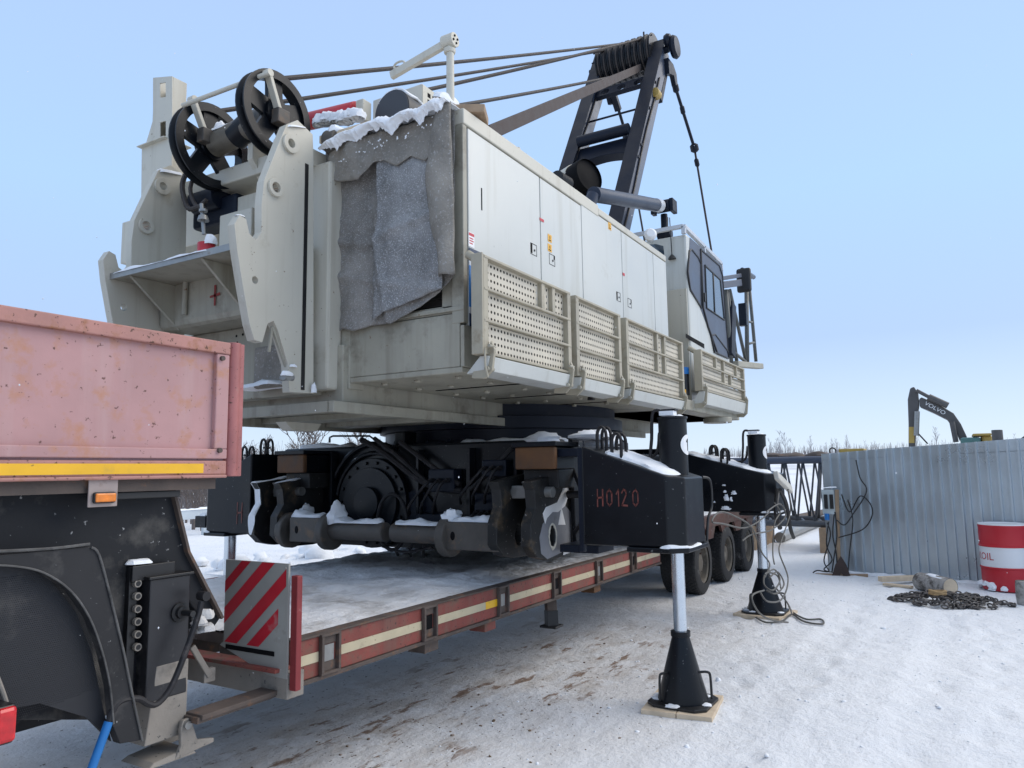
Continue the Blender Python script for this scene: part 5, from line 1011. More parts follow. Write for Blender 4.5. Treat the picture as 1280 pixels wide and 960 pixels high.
# equaliser sheave stack
cT = onleg(.975, 4.4) + nR*.05
m = MB(); rs = .33
for i in range(9):
    y = yGR + .12 + i * (yGL - yGR - .24) / 8; m.lathe((cT.x, y - .05, cT.z), (0, 1, 0), [(0, rs), (.012, rs*1.02), (.05, rs*.90), (.088, rs*1.02), (.10, rs)], 30)
    s_ = m.build('hoist_sheave', BLACK, cr); m = MB()
for i in range(9):
    y = yGR + .12 + i * (yGL - yGR - .24) / 8; m.lathe((cT.x, y - .014, cT.z), (0, 1, 0), [(0, rs*.95), (.028, rs*.95)], 30, True, False)
m.build('reeved_rope', ROPE, cr)
m = MB(); m.cyl((cT.x, yGR - .16, cT.z), (cT.x, yGL + .16, cT.z), .06); m.build('sheave_shaft', DKSLATE, cr)
m = MB(); m.lathe((cT.x + .05, yGR - .30, cT.z + .03), (0, 1, 0), [(0, .17), (.05, .20), (.10, .17)], 22); m.lathe((cT.x - .05, yGR - .22, cT.z + .12), (0, 1, 0), [(0, .10), (.05, .12), (.10, .10)], 16); m.build('side_sheave', DKSLATE, cr)
m = MB(); m.tube([cT + V((0, -.3, .28)), cT + V((0, -.3, .45))], .016); m.tube([cT + V((0, .45, .25)), cT + V((0, .45, .42))], .014); m.build('rope_guard_pin', DKSLATE, cr)
m = MB(); m.tube([V((cT.x - .2, yGR + .05, cT.z + .22)), V((cT.x - .2, yGL, cT.z + .22))], .014); m.tube([V((cT.x - .28, yGR + .05, cT.z)), V((cT.x - .28, yGL, cT.z))], .014); m.build('rope_guard_bar', DKSLATE, cr)
for y, s_ in ((yGR, -1), (yGL, -1)):                       # hoses and bolts on the legs
    m = MB(); m.tube([onleg(t, y - .10) + nR*(.04 + .02*math.sin(t*14)) for t in [.0 + .06*i for i in range(15)]], .016, 6); m.build('leg_hose', HOSE, cr)
    for t in (.12, .3, .47, .52, .68, .8): m = MB(); q = onleg(t, y - .085); m.cyl(q + nR*.1, q + nR*.1 - V((0, .02, 0)), .025, None, 8); m.build('leg_boss', DKSLATE, cr)
# hooks in front and pendants
for y in (yGR - .16, yGL - .10):
    c = onleg(.90, y) - nR*.42; a = onleg(.92, y) - nR*.10; m = MB(); m.plate([(-.02, .17), (.26, .18), (.42, .08), (.47, -.12), (.36, -.16), (.26, -.02), (.02, -.10)], [], lambda u, v: V((a.x, y, a.z)) + V((u, 0, v)), (0, .08, 0)); m.build('pendant_hook', DKSLATE, cr, .008)
    h = V((a.x + .42, y + .04, a.z - .12)); b2 = PY(868, 185, y) if y < 4 else PY(775, 150, y); e2 = PY(889, 312, y) if y < 4 else PY(800, 268, y)
    if y > 4: h = PY(764, 106, y); b2 = PY(783, 170, y)
    m = MB(); m.cyl(h, b2, .028, None, 10); pe = m.build('pendant_rope', DKSLATE, cr)
    dd_ = e2 - b2; e3 = b2 + dd_ * ((2.75 - b2.z) / dd_.z if y < 4 else (4.0 - b2.z) / dd_.z); m = MB(); m.cyl(b2, e3, .020 if y < 4 else .02, None, 8); m.build('pendant_rope', ROPE, cr)
    for q, r_ in ((h.lerp(b2, .04), .055), (h.lerp(b2, .38), .042), (b2, .075), (b2.lerp(e2, .14), .042)):
        m = MB(); d = (e2 - h).normalized(); m.lathe(q - d*.08, d, [(0, r_*.5), (.03, r_), (.13, r_), (.16, r_*.5)], 12); m.build('rope_socket', DKSLATE, pe)
a = onleg(.88, yGR - .05) - nR*.15; b_ = PY(836, 112, yGR); m = MB(); m.beam(onleg(.80, yGR - .02) - nR*.25, onleg(.93, yGR - .02) - nR*.22, .10, .12, (0, 1, 0)); m.build('rear_link', DKSLATE, cr, .008)
p = PY(768, 128, yGL - .15); m = MB(); m.beam(PY(764, 110, yGL - .15), PY(773, 138, yGL - .15), .11, .10); m.build('hanging_block', DKSLATE, cr, .008)
p = PY(819, 116, yGR - .11); m = MB(); m.cyl((p.x - .04, p.y, p.z), (p.x + .12, p.y, p.z), .075, None, 16); bl = m.build('beacon_lamp', EXCYELLOW, cr, .01)
m = MB(); m.cyl((p.x + .04, p.y, p.z + .07), (p.x + .04, p.y, p.z + .10), .03); m.build('beacon_cap', BLACKPL, bl)
# ropes from the rear sheaves to the gantry
rp = lambda px, py, y: PY(px, py, y)
topR = V((cT.x - .02, 0, cT.z + rs*.98)); botR = V((cT.x - .10, 0, cT.z - rs*.9))
def T_(y, t): return V((t.x, y, t.z))
for a, b_, r_ in ((V((xsv, cL.y, cL.z + .29)), T_(4.75, topR), .019), (V((xsv, cR.y, cR.z + .275)), T_(4.35, topR), .019), (PY(535, 112, 4.6), T_(4.05, topR), .021), (PY(560, 134, 3.6), T_(4.1, botR), .018)):
    m = MB(); m.tube(sag(a, b_, .02, 12), r_, 8); m.build('hoist_rope', ROPE, cr)
a, b_ = PY(606, 168, 2.95), V((cT.x + .05, yGR + .15, cT.z - .24)); m = MB(); m.beam(PY(612, 166, 3.0), V((cT.x - .2, 4.1, cT.z - .30)), .03, .115, (0, 0, 1)); m.build('backstay_strap', STRAP, cr, .006)
m = MB(); m.beam(V((cT.x - 1.1, 4.02, PY(790, 80, 4.0).z - .45)), V((cT.x, 4.3, cT.z + rs)), .04, .07); 
# gantry raising cylinder
a, b_ = PY(742, 243, 3.35), PY(829, 258, 3.35); m = MB(); m.cyl(a, a.lerp(b_, .86), .09, None, 24); gc = m.build('gantry_cylinder', CYLPAINT, cr)
m = MB(); m.cyl(a.lerp(b_, .861), a.lerp(b_, .93), .094, None, 24); m.build('cylinder_gland', SILVER, gc)
m = MB(); m.cyl(a.lerp(b_, .93), b_, .07); m.cyl(b_ - V((0, .1, 0)), b_ + V((0, .1, 0)), .09); m.box(b_.x - .05, b_.x + .15, b_.y - .16, b_.y - .10, b_.z - .10, b_.z + .09); m.box(b_.x - .1, b_.x + .02, b_.y + .10, b_.y + .16, b_.z - .12, b_.z + .05); m.build('cylinder_clevis', DKSLATE, gc, .01)
q = PY(830, 268, 3.4); m = MB(); m.cyl(q, q - V((0, 0, .28)), .05); m.lathe(q - V((0, .1, .3)), (0, 1, 0), [(0, .08), (.2, .08)], 16); m.cyl(PY(832, 292, 3.4), PY(832, 272, 3.4), .04); m.cyl(PY(831, 300, 3.4), V((q.x, 3.4, 4.0)), .05); m.build('clevis_stand', DKSLATE, gc, .004)
m = MB(); m.cyl(a, V((a.x - .3, 3.6, 4.0)), .07, .12, 16); m.build('cylinder_foot', CYLPAINT, gc)
# ------------------------------------------------------------------ walkways folded against the house
YW = 2.50
def walkway(px0, px1, nposts, zt, zb, zk):           # nposts: post positions for the top, middle and bottom row
    x0, x1 = PY(px0, 400, YW).x, PY(px1, 420, YW).x
    root = MB(); dp = .06
    rowposts = [[x0 + (x1 - x0) * t for t in n_] for n_ in reversed(nposts)]; posts = [x0, x1]
    rows = [zb, zb + (zt - zb)*.335, zb + (zt - zb)*.665, zt]
    for i, x in enumerate(posts):
        w_ = .045 if 0 < i < len(posts) - 1 else .055
        root.box(x - w_/2, x + w_/2, YW - .03, YW + dp, zb - .01, zt + .012)
    for (za, zb2), ps in zip(zip(rows, rows[1:]), rowposts):
        for x in ps[1:-1]: root.box(x - .024, x + .024, YW - .022, YW + .02, za + .005, zb2 - .005)
    for k, z in enumerate(rows): root.box(x0 - .02, x1 + .02, YW - .034, YW - .0, z - .009, z + .009)
    root.box(x0 - .02, x1 + .02, YW - .001 + .002, YW + dp, zt - .01, zt + .010)
    fr_ = root.build('walkway', WALKFRAME, cr, .004)
    for (za, zb2), ps in zip(zip(rows, rows[1:]), rowposts):
        for xa, xb in zip(ps, ps[1:]):
            a, b_, c, d = xa + .025, xb - .025, za + .008, zb2 - .008
            m = MB(); nx = max(2, int((b_ - a) / .040)); nz = max(2, int((d - c) / .040)); sx, sz = (b_ - a)/nx, (d - c)/nz; y = YW + .012
            for i in range(nx):
                for j in range(nz):
                    cx, cz = a + (i + .5)*sx, c + (j + .5)*sz; hx, hz = sx/2, sz/2
                    o = [(cx-hx, y, cz-hz), (cx, y, cz-hz), (cx+hx, y, cz-hz), (cx+hx, y, cz), (cx+hx, y, cz+hz), (cx, y, cz+hz), (cx-hx, y, cz+hz), (cx-hx, y, cz)]
                    r_ = .0105; inn = [(cx + r_*math.cos(t), y, cz + r_*math.sin(t)) for t in [math.radians(225 + 45*k) for k in range(8)]]
                    m.add(o + inn, [(k, (k+1) % 8, 8 + (k+1) % 8, 8 + k) for k in range(8)])
            m.build('perforated_plate', WALK, fr_, fix=False)
            m = MB(); m.box(a + .005, b_ - .005, y + .012, y + .018, c + .005, d - .005); m.build('hole_shade_sheet', DARKIN, fr_)  # dark sheet added to stand for the shade behind the perforations
    m = MB(); m.hexa([(x0 + .02, YW - .02, zk), (x1 - .02, YW - .02, zk), (x1 - .02, YW + .14, zk - .01), (x0 + .02, YW + .14, zk - .01), (x0 + .0, YW - .045, zb - .02), (x1 - .0, YW - .045, zb - .02), (x1, YW + .02, zb - .015), (x0, YW + .02, zb - .015)]); m.build('kick_plate', HOUSE, fr_, .004)
    for x in (x0 + .03, x1 - .03):
        m = MB(); m.plate([(YW - .05, zb + .08), (YW - .075, zb + .02), (YW - .055, zk), (YW + .0, zk - .05), (YW + .10, zk - .04), (YW + .08, zk + .03), (YW - .02, zb)], [], lambda a, b_: V((x - .012, a, b_)), (.024, 0, 0)); hg = m.build('hinge_bracket', WALKFRAME, fr_, .004)
        m = MB(); m.cyl((x - .04, YW - .03, zk + .01), (x + .04, YW - .03, zk + .01), .016, None, 10); m.cyl((x - .05, YW - .06, zb + .04), (x + .02, YW - .06, zb + .04), .010, None, 8); m.build('hinge_pin', GRIMY, hg)
        m = MB(); m.cyl((x, YW + .03, zt - .02), (x, YW + .13, zt + .05), .028, None, 12); m.build('top_roller', WALKFRAME, fr_, .004)
    return fr_, x0, x1
WZT, WZB, WZK = 3.055, 2.435, 2.325
w1, wx0, wx1 = walkway(603, 708, ((0, .66, .80, 1), (0, 1), (0, 1)), WZT, WZB, WZK)
m = MB(); m.box(wx0 - .045, wx0 - .0285, YW - .03, YW + .055, WZB - .01, WZT + .02); m.tube(smooth_path([(wx0 - .04, YW - .045, WZB + .02), (wx0 - .05, YW - .05, WZB - .08), (wx0 - .02, YW - .05, WZB - .16)], 4), .008, 6); m.build('end_plate', WALKFRAME, w1, .006)
walkway(718, 771, ((0, 1), (0, 1), (0, 1)), WZT, WZB, WZK)
walkway(780, 849, ((0, .52, .66, 1), (0, .52, .66, 1), (0, 1)), WZT, WZB, WZK)
YW_old = YW; YW = 2.42
walkway(872, 925, ((0, .32, .5, .82, 1), (0, .5, .66, 1), (0, 1)), 3.03, 2.58, 2.42)
YW = YW_old
m = MB(); p = PY(855, 497, 2.55); m.box(p.x - .09, p.x + .09, 2.55, 2.57, p.z - .10, p.z + .10); ws = m.build('warning_plate', ORANGE, cr, .003)
m = MB(); m.add([(p.x - .05, 2.5485, p.z - .02), (p.x + .05, 2.5485, p.z - .02), (p.x, 2.5485, p.z + .07)], [(0, 1, 2)]); m.box(p.x - .06, p.x + .06, 2.5482, 2.549, p.z - .075, p.z - .045); m.build('warning_print', INK, ws)
p = PY(860, 470, 2.56); m = MB(); m.cyl((p.x, 2.62, p.z - .22), (p.x, 2.62, p.z + .02), .07, None, 16); bt = m.build('end_cylinder', BLACKPL, cr)
m = MB(); m.cyl((p.x, 2.62, p.z + .021), (p.x, 2.62, p.z + .10), .072, None, 16); m.build('cylinder_band', BLUE, bt)
m = MB(); p = PZ(880, 525, 2.36); m.box(7.9, 10.35, 2.50, 3.6, 2.34, 2.46); m.cyl((9.6, 2.6, 2.27), (9.6, 2.6, 2.339), .18, None, 18); m.build('cab_deck', GRIMY, cr, .01)
# ------------------------------------------------------------------ operator cab
YC = 2.66; YC2 = 3.62
C_ = lambda px, py: (PY(px, py, YC).x, PY(px, py, YC).z)
xr = C_(858, 300)[0]; xf_t = C_(903, 332)[0]; xf_b = C_(910, 445)[0]
zt = C_(860, 294)[1]; zbm = 2.62
prof = [(xr, zbm), (xr, zt), (xf_t - .25, zt), (xf_t, zt - .16), (xf_b + .10, 3.3), (xf_b, 2.64)]
m = MB(); m.plate(prof, [], XZ(YC), (0, YC2 - YC, 0)); cab = m.build('operator_cab', HOUSE, cr, .03)
P2 = lambda l: [C_(*p) for p in l]
m = MB(); m.plate(P2([(862, 297), (903, 333), (910, 448), (893, 440), (884, 408), (866, 362), (861, 330)]), [], XZ(YC - .004), (0, .003, 0)); m.build('cab_side_band', SLATE, cab)
def trimmed(loop, nm, glass, y, wd):
    l = P2(loop); m = MB(); m.plate(l, [], XZ(y - .003), (0, .0025, 0)); g_ = m.build(nm, glass, cab); m = MB(); pts = [V((a, y - .002, b_)) for a, b_ in l]; m.tube(pts + [pts[0]], wd, 6); m.build('window_seal', BLACKPL, g_); return g_
trimmed([(861, 314), (864, 312), (872, 322), (875, 330), (876, 385), (862, 362), (859, 340)], 'quarter_window', SLATE, YC - .004, .014)
d_ = trimmed([(875, 312), (898, 332), (902, 345), (910, 448), (896, 442), (884, 408), (878, 385)], 'cab_door', SLATE, YC - .0065, .015)
gl = trimmed([(880, 332), (899, 350), (904, 400), (882, 385)], 'door_window', GLASS, YC - .010, .014)
m = MB(); a, b_ = C_(890, 342), C_(892, 392); m.tube([(a[0], YC - .014, a[1]), (b_[0], YC - .014, b_[1])], .012, 6); m.build('window_divider', BLACKPL, gl)
m = MB(); l = P2([(888, 420), (893, 418), (908, 438), (910, 448), (892, 440)]); pts = [V((a, YC - .010, b_)) for a, b_ in l]; m.tube(pts + [pts[0]], .012, 6); m.build('door_lower_seal', BLACKPL, d_)
m = MB(); a = C_(879, 372); m.box(a[0] - .02, a[0] + .02, YC - .03, YC - .012, a[1] - .06, a[1] + .06); m.build('door_handle', BLACKPL, d_, .004)
m = MB(); a, b_ = C_(857, 417), C_(880, 430); m.plate([(a[0], a[1]), (b_[0], b_[1]), (b_[0], b_[1] - .06), (a[0], a[1] - .05)], [], XZ(YC - .003), (0, .0025, 0)); m.build('cab_vent_slot', INK, cab)
q = [PX(805 + .6*a, 305 + .6*b_, xr - .004) for a, b_ in ((0, 20), (8, 2), (24, 0), (40, 4), (42, 20), (38, 42), (22, 26))]; m = MB(); m.plate([(p.y, p.z) for p in q], [], YZ(xr - .004), (.003, 0, 0)); m.build('rear_window', GLASS, cab)
m = MB(); m.box(xr - .02, xr + .02, YC + .02, YC + .4, 2.5, 3.9); m.build('cab_rear_panel', CREAM, cab, .006)
m = MB(); ye = YC + .02; a, b_ = V((xr - .03, ye, zt + .09)), V((xf_t, ye, zt + .02)); m.beam(a, b_, .05, .05); c = V((xr - .03, YC2 - .05, zt + .09)); m.beam(a, c, .05, .05); m.beam(c, V((xf_t, YC2 - .05, zt + .02)), .05, .05)
for p in (a, c, a.lerp(b_, .5), b_): m.beam(p - V((0, 0, .10)), p, .05, .05)
m.build('roof_rail', SILVER, cab, .004)
p = PX(840, 289, xr - .03); m = MB(); q0 = PX(840, 321, xr - .03); m.tube([q0, PX(837, 272, xr - .03)], .006, 6); m.lathe(q0 - V((0, 0, .03)), (0, 0, 1), [(0, .05), (.02, .045), (.06, .01)], 12); m.build('aerial', BLACKPL, cab)
q = PX(812, 297, xr - .15); m = MB(); m.lathe(q - V((.0, 0, .0)), (-.8, -.4, .1), [(0, .06), (.10, .08), (.14, .05)], 16); m.build('work_lamp', WHITE, cab)
m = MB(); m.box(xr - .3, xr - .03, YC + .4, YC2 + .1, 4.1, 4.22); a = PX(785, 300, xr - .2); m.build('cab_rear_shelf', CREAM, cab, .006)
# mirror
p = C_(923, 351); m = MB(); my = YC - .05; m.box(p[0] + .02, p[0] + .10, my - .13, my + .09, p[1] - .18, p[1] + .20); mr = m.build('wing_mirror', BLACKPL, cab, .035)
a = C_(903, 348); b_ = C_(921, 345); c = C_(905, 356); d = C_(921, 354); m = MB(); m.beam((a[0], YC + .04, a[1]), (b_[0], my, b_[1]), .05, .06); m.beam((c[0], YC + .05, c[1]), (d[0], my, d[1]), .06, .10); m.tube([(p[0] + .06, my, p[1] + .18), (C_(938, 347)[0], my, C_(938, 347)[1])], .04); m.build('mirror_arm', SLATE, mr, .006)
# lattice bracket in front of the cab
YB_ = 2.72; B_ = lambda px, py: PY(px, py, YB_)
for pl, r_ in (([(907, 362), (914, 455)], .035), ([(909, 362), (921, 452)], .028), ([(912, 362), (932, 450)], .028), ([(933, 358), (934, 452)], .035), ([(936, 352), (945, 452)], .028), ([(913, 437), (932, 452)], .024), ([(934, 402), (941, 403)], .02), ([(935, 430), (943, 428)], .02)):
    m = MB(); m.tube([B_(*p) for p in pl], r_, 8); m.build('lattice_tube', mat('lattice_grey', (.10, .105, .10), .5, var=.2) if 'lattice_grey' not in MATS else MATS['lattice_grey'], cr)
m = MB(); m.beam(B_(918, 455), B_(950, 458), .12, .09); m.build('lattice_base', GRIMY, cr, .01)
m = MB(); a = B_(914, 380); m.beam(a, B_(913, 445), .22, .1, (0, 1, 0)); m.build('cab_front_guard', DKSLATE, cr, .01)
m = MB(); a = B_(929, 392); m.box(a.x - .06, a.x + .05, YB_ - .06, YB_ + .06, a.z - .2, a.z + .16); m.build('junction_box', DKSLATE, cr, .006)
p = PY(783, 283, 3.2); m = MB(); m.lathe((p.x, 3.2, 4.12), (0, 0, 1), [(0, .12), (.17, .14)], 16); rcn = tag(m.build('bucket', CREAM, None), 'small pale bucket with wire handle on the house roof before the cab', 'bucket')
m = MB(); m.tube([(p.x - .13, 3.2, 4.28), (p.x - .11, 3.2, 4.42), (p.x, 3.2, 4.48), (p.x + .11, 3.2, 4.42), (p.x + .13, 3.2, 4.28)], .01, 6); m.build('bucket_handle', CREAM, rcn)
for px, py, ln in ((788, 497, .16), (776, 502, .12), (739, 500, .1)):
    p = PY(px, py, 2.75); m = MB(); m.cyl(p, p + V((0, 0, ln)), .035, .02, 10); m.cyl(p + V((0, 0, ln)), p + V((0, 0, ln + .1)), .01); m.build('hanging_plug', BLACKPL, cr)

# ------------------------------------------------------------------ jack feet on timber pads
def jack_foot(x, y, h, r0, label):
    t = thing('jack_stand', label, 'jack stand', (x, y, .04), 'cone jack stands under the crane')
    m = MB(); z0 = .055; m.lathe((x, y, z0), (0, 0, 1), [(0, r0), (.012, r0), (h*.92, .062 if r0 < .25 else .08), (h*.925, .07 if r0 < .25 else .09), (h, .07 if r0 < .25 else .09)], 36); m.build('cone', BLACK, t)
    m = MB(); e = r0 + .035; rc = [(-e, -e*.7), (-e*.7, -e), (e*.7, -e), (e, -e*.7), (e, e*.7), (e*.7, e), (-e*.7, e), (-e, e*.7)]
    m.plate([(x + a, y + b_) for a, b_ in rc], [], lambda a, b_: V((a, b_, .036)), (0, 0, .02)); m.build('base_plate', BLACKPL, t, .004)
    m = MB(); m.cyl((x, y, z0 + h), (x, y, z0 + h + .03), .045, None, 18); m.build('ball_neck', GREASE, t)
    for a in (math.radians(145), math.radians(-75)):
        d = V((math.cos(a), math.sin(a), 0)); C0 = V((x, y, 0)); m = MB(); m.tube(smooth_path([C0 + d*(r0*.62) + V((0, 0, h*.52)), C0 + d*(r0*1.0) + V((0, 0, h*.53)), C0 + d*(r0*1.10) + V((0, 0, h*.46)), C0 + d*(r0*1.12) + V((0, 0, .07))], 4), .009, 8); m.build('carry_handle', BLACKPL, t)
    m = MB(); 
    for i in range(9): a = R.uniform(0, 6.28); lump(m, (x + math.cos(a)*(r0 + .012), y + math.sin(a)*(r0 + .012), .055), .04, .04, .012, i, 8, 3)
    m.build('snow', SNOW, t); return t
jack_foot(5.36, 1.79, .475, .178, 'nearest black cone jack stand with chrome rod on square plywood pad')
jack_foot(9.05, 2.00, .47, .20, 'black cone jack stand tangled in grey cable beyond the trailer wheels')
jack_foot(5.2, 6.5, .5, .2, 'black cone jack stand on the far side behind the striped board')
jack_foot(9.05, 6.7, .5, .2, 'black cone jack stand at the far rear corner of the crane')
def pad(x, y, sx, sy, rz, label):
    t = thing('timber_pad', label, 'timber pad', (x, y, 0), 'timber pads under the jack stands')
    for k in range(2):
        m = MB(); c, s_ = math.cos(rz), math.sin(rz); y0, y1 = -sy + k*sy + .003, k*sy - .003
        q = [(-sx, y0), (sx, y0), (sx, y1), (-sx, y1)]; pts = [(x + a*c - b_*s_, y + a*s_ + b_*c) for a, b_ in q]; m.plate(pts, [], lambda a, b_: V((a, b_, -.02)), (0, 0, .054)); m.build('board', PALEWOOD, t, .003)
pad(5.36, 1.79, .265, .245, .12, 'pale plywood pad under the nearest cone jack stand')
pad(9.05, 2.00, .30, .27, -.15, 'pale plywood pad under the cable-wrapped jack stand')
# cable tangle on the second stand
t = thing('cable_tangle', 'tangled grey cables draped around the second jack stand', 'cable', (9.05, 1.9, .1))
K = lambda px, py, d=0: PY(px, py, 1.62 + d)
for path in ([(962, 640), (948, 652), (930, 660), (905, 655), (890, 652), (900, 640), (920, 646), (940, 660), (952, 690), (962, 705), (956, 722)], [(968, 628), (975, 640), (968, 655), (966, 690), (968, 705)], [(985, 612), (988, 640), (978, 672), (974, 690), (985, 722), (978, 748), (960, 752), (950, 740)],
             [(956, 718), (968, 712), (975, 725), (966, 738), (955, 730), (958, 716), (972, 720), (976, 735)], [(955, 738), (940, 745), (948, 765), (965, 775), (985, 778)], [(970, 735), (985, 755), (990, 768)], [(958, 640), (975, 630), (982, 645), (965, 662), (940, 668), (928, 676)], [(962, 722), (972, 715), (980, 730), (970, 742), (958, 738)]):
    m = MB(); pts = [K(a, b_, -.28*max(0, min(1, (b_ - 690)/60)) + R.uniform(-.03, .03)) for a, b_ in path]; m.tube(smooth_path(pts, 6), .0072, 6); m.build('cable_run', CABLE, t)
G = lambda px, py: PZ(px, py, .025)
m = MB(); m.tube(smooth_path([G(945, 772), G(958, 778), G(978, 776), G(990, 768), G(1005, 777), G(1028, 780), G(1026, 774), G(1008, 774), G(992, 766), G(986, 758)], 6), .010, 6); m.build('cable_run', CABLE, t)
a, b_ = K(970, 594), K(988, 612); t = MB(); t.beam(a, b_, .09, .05, (0, -1, .2)); mt_ = mesh_thing(t, 'extension_block', mat('dirty_white_plastic', (.55, .53, .47), .5, var=.1, dirt=((.3, .28, .24), .2, 10)), 'grimy white extension socket block hanging on a cable by the second jack', 'socket block', bevel=.01)
t = thing('hanging_cloth', 'two dark cables with sleeves hanging from the rear jack arm', 'cable', (9.3, 1.7, 1.2))
for path, r_ in (([(975, 612), (983, 630), (988, 660), (992, 672)], .022), ([(972, 612), (970, 640), (975, 660)], .026)):
    m = MB(); m.tube(smooth_path([PY(a, b_, 1.70) for a, b_ in path], 4), r_, 8); m.build('sleeve', BLACKPL, t)
t['label'] = 'dark sleeved hoses dangling from the outer end of the rear jack arm'; t.name = 'dangling_hose'; t['category'] = 'hose'

# ------------------------------------------------------------------ corrugated shed
CO = PZ(1037, 714, 0); CR_ = PZ(1225, 729, 0); sdir = (CR_ - CO).normalized(); back = V((sdir.y * -1, sdir.x, 0)); back = V((1, .0, 0)) if back.x < 0 else back
sd2 = V((-sdir.y, sdir.x, 0)); sd2 = sd2 if sd2.x > 0 else -sd2
t = thing('corrugated_shed', 'shiny galvanised corrugated shed wall behind the log and oil drum', 'shed', CO)
def sheet(o, d, x0, x1, z1a, z1b, out):
    m = MB(); pit, dep = .135, .048; vs = []; n = max(1, int(round((x1 - x0) / pit))); pr = []
    for i in range(n):
        a = x0 + (x1 - x0)*i/n; w_ = (x1 - x0)/n; pr += [(a, 0), (a + w_*.66, 0), (a + w_*.71, dep), (a + w_*.90, dep), (a + w_*.95, 0)]
    pr.append((x1, 0))
    lo = [o + d*a + out*e for a, e in pr]; N = len(pr); f = lambda a: z1a + (z1b - z1a)*(a - x0)/(x1 - x0)
    nz = 4; vs = [p + V((0, 0, -.05 + (f(pr[i][0]) + .05)*k/nz)) for k in range(nz + 1) for i, p in enumerate(lo)]
    m.add(vs, [(k*N+i, k*N+i+1, (k+1)*N+i+1, (k+1)*N+i) for k in range(nz) for i in range(N-1)]); return m
outn = V((-sdir.y, sdir.x, 0)); outn = outn if outn.x < 0 else -outn
zc = PX(1036, 567, CO.x).z; ze = zc + .02
for i in range(6):
    m = sheet(CO + outn * (.004 * (i % 2)), sdir, i*1.0 - (.0 if i == 0 else .03), i*1.0 + 1.0, zc + .052*i + R.uniform(-.006, .006), zc + .052*(i+1) + R.uniform(-.006, .006), outn); m.build('corrugated_sheet', GALV, t, fix=False, solid=.0015)
out2 = V((-sd2.y, sd2.x, 0)); out2 = out2 if out2.y > 0 else -out2
for i in range(3): m = sheet(CO + out2*.002, sd2, i*.9, i*.9 + .92, zc, zc, out2); m.build('corrugated_sheet', GALV, t, fix=False, solid=.0015)
m = MB(); b4 = CO + sd2*2.7; m.beam(CO + sdir*.02 - outn*.06 + V((0, 0, 0)), CO + sdir*.02 - outn*.06 + V((0, 0, zc)), .08, .08, (0, 1, 0)); m.beam(CO - outn*.05 + V((0, 0, zc - .06)), CO + sdir*5 - outn*.05 + V((0, 0, zc + .2)), .06, .08); m.beam(b4 + V((0, 0, zc - .05)), b4 + sdir*5 + V((0, 0, zc + .1)), .06, .08); m.build('timber_frame', WOOD, t)
m = MB(); m.add([CO + V((0, 0, zc - .1)), CO + sdir*5 + V((0, 0, zc + .04)), CO + sdir*5 + sd2*2.7 + V((0, 0, zc + .04)), CO + sd2*2.7 + V((0, 0, zc - .1))], [(0, 1, 2, 3)]); m.build('shed_roof', GALV, t, fix=False, solid=.01)
m = MB(); q = CO + sd2*.35 + V((0, 0, zc)); m.tube(smooth_path([q, q + V((0, 0, .07)), q + V((0, -.04, .10)), q + V((0, -.09, .07)), q + V((0, -.09, 0))], 4), .012); m.build('lifting_loop', BLACKPL, t)
m = MB(); snow_strip(m, [CO + outn*.05 + V((0, 0, .0)), CO + sdir*6 + outn*.05], .16, .05, 2, .05); snow_strip(m, [CO + out2*.05, CO + sd2*2.6 + out2*.05], .14, .05, 2, .05); m.build('snow', SNOW, t)
m = MB(); q = PX(1064, 563, CO.x + 1.0); m.box(q.x, q.x + .5, q.y - .2, q.y + .2, zc - .1, q.z + .03); mesh_thing(m, 'yellow_crate', EXCYELLOW, 'dull yellow box lying on the shed roof at its left end', 'crate', bevel=.01)
# ------------------------------------------------------------------ oil drum
dc = PZ(1262, 740, 0); dc.x += .25; r_ = .295; hgt = .885
t = thing('oil_drum', 'red and white striped oil drum in front of the corrugated shed', 'drum', dc)
def band(z0, z1): return [(z0, r_), (z1, r_)]
prof = [(0, r_*.98), (.01, r_), (.285, r_), (.292, r_ + .012), (.305, r_ + .012), (.312, r_)]
m = MB(); m.lathe(dc, (0, 0, 1), prof, 40, True, False); m.build('lower_band', DRUMRED, t)
m = MB(); m.lathe(dc, (0, 0, 1), [(.312, r_), (.575, r_)], 40, True, False); wb_ = m.build('white_band', DRUMWHITE, t)
m = MB(); m.lathe(dc, (0, 0, 1), [(.575, r_), (.582, r_ + .012), (.595, r_ + .012), (.602, r_), (.84, r_), (.843, r_*1.008), (.868, r_*1.008)], 40, True, False); m.build('upper_band', DRUMRED, t)
m = MB(); m.lathe(dc, (0, 0, 1), [(.868, r_*1.012), (.884, r_*1.012), (.885, r_*.96), (.872, r_*.95), (.872, 0)], 40, True, False); m.build('drum_lid', DRUMWHITE, t)
vs, fs = text_mesh('LUKOIL', .135); a0 = math.atan2(-dc.y, -dc.x) - 1.25
m = MB(); m.add([dc + V((math.cos(a0 + v.x/r_) * (r_ + .002), math.sin(a0 + v.x/r_) * (r_ + .002), .445 + v.y)) for v in vs], fs); m.build('drum_lettering', REDPAINT, wb_, fix=False)
m = MB()
for i in range(14): a = a0 + R.uniform(-1.2, 1.2); lump(m, dc + V((math.cos(a)*(r_ + .01), math.sin(a)*(r_ + .01), R.uniform(0, .08))), .05, .05, .04, i*1.1, 8, 4)
m.build('snow', SNOW, t)
# standing birch log at the right edge
p = PZ(1284, 756, 0); m = MB(); m.lathe((p.x, p.y, -.02), (0, 0, 1), [(0, .10), (.12, .11), (.26, .105), (.30, .10)], 18); mesh_thing(m, 'birch_stump', BARK, 'short upright birch log beside the oil drum at the picture edge', 'log')
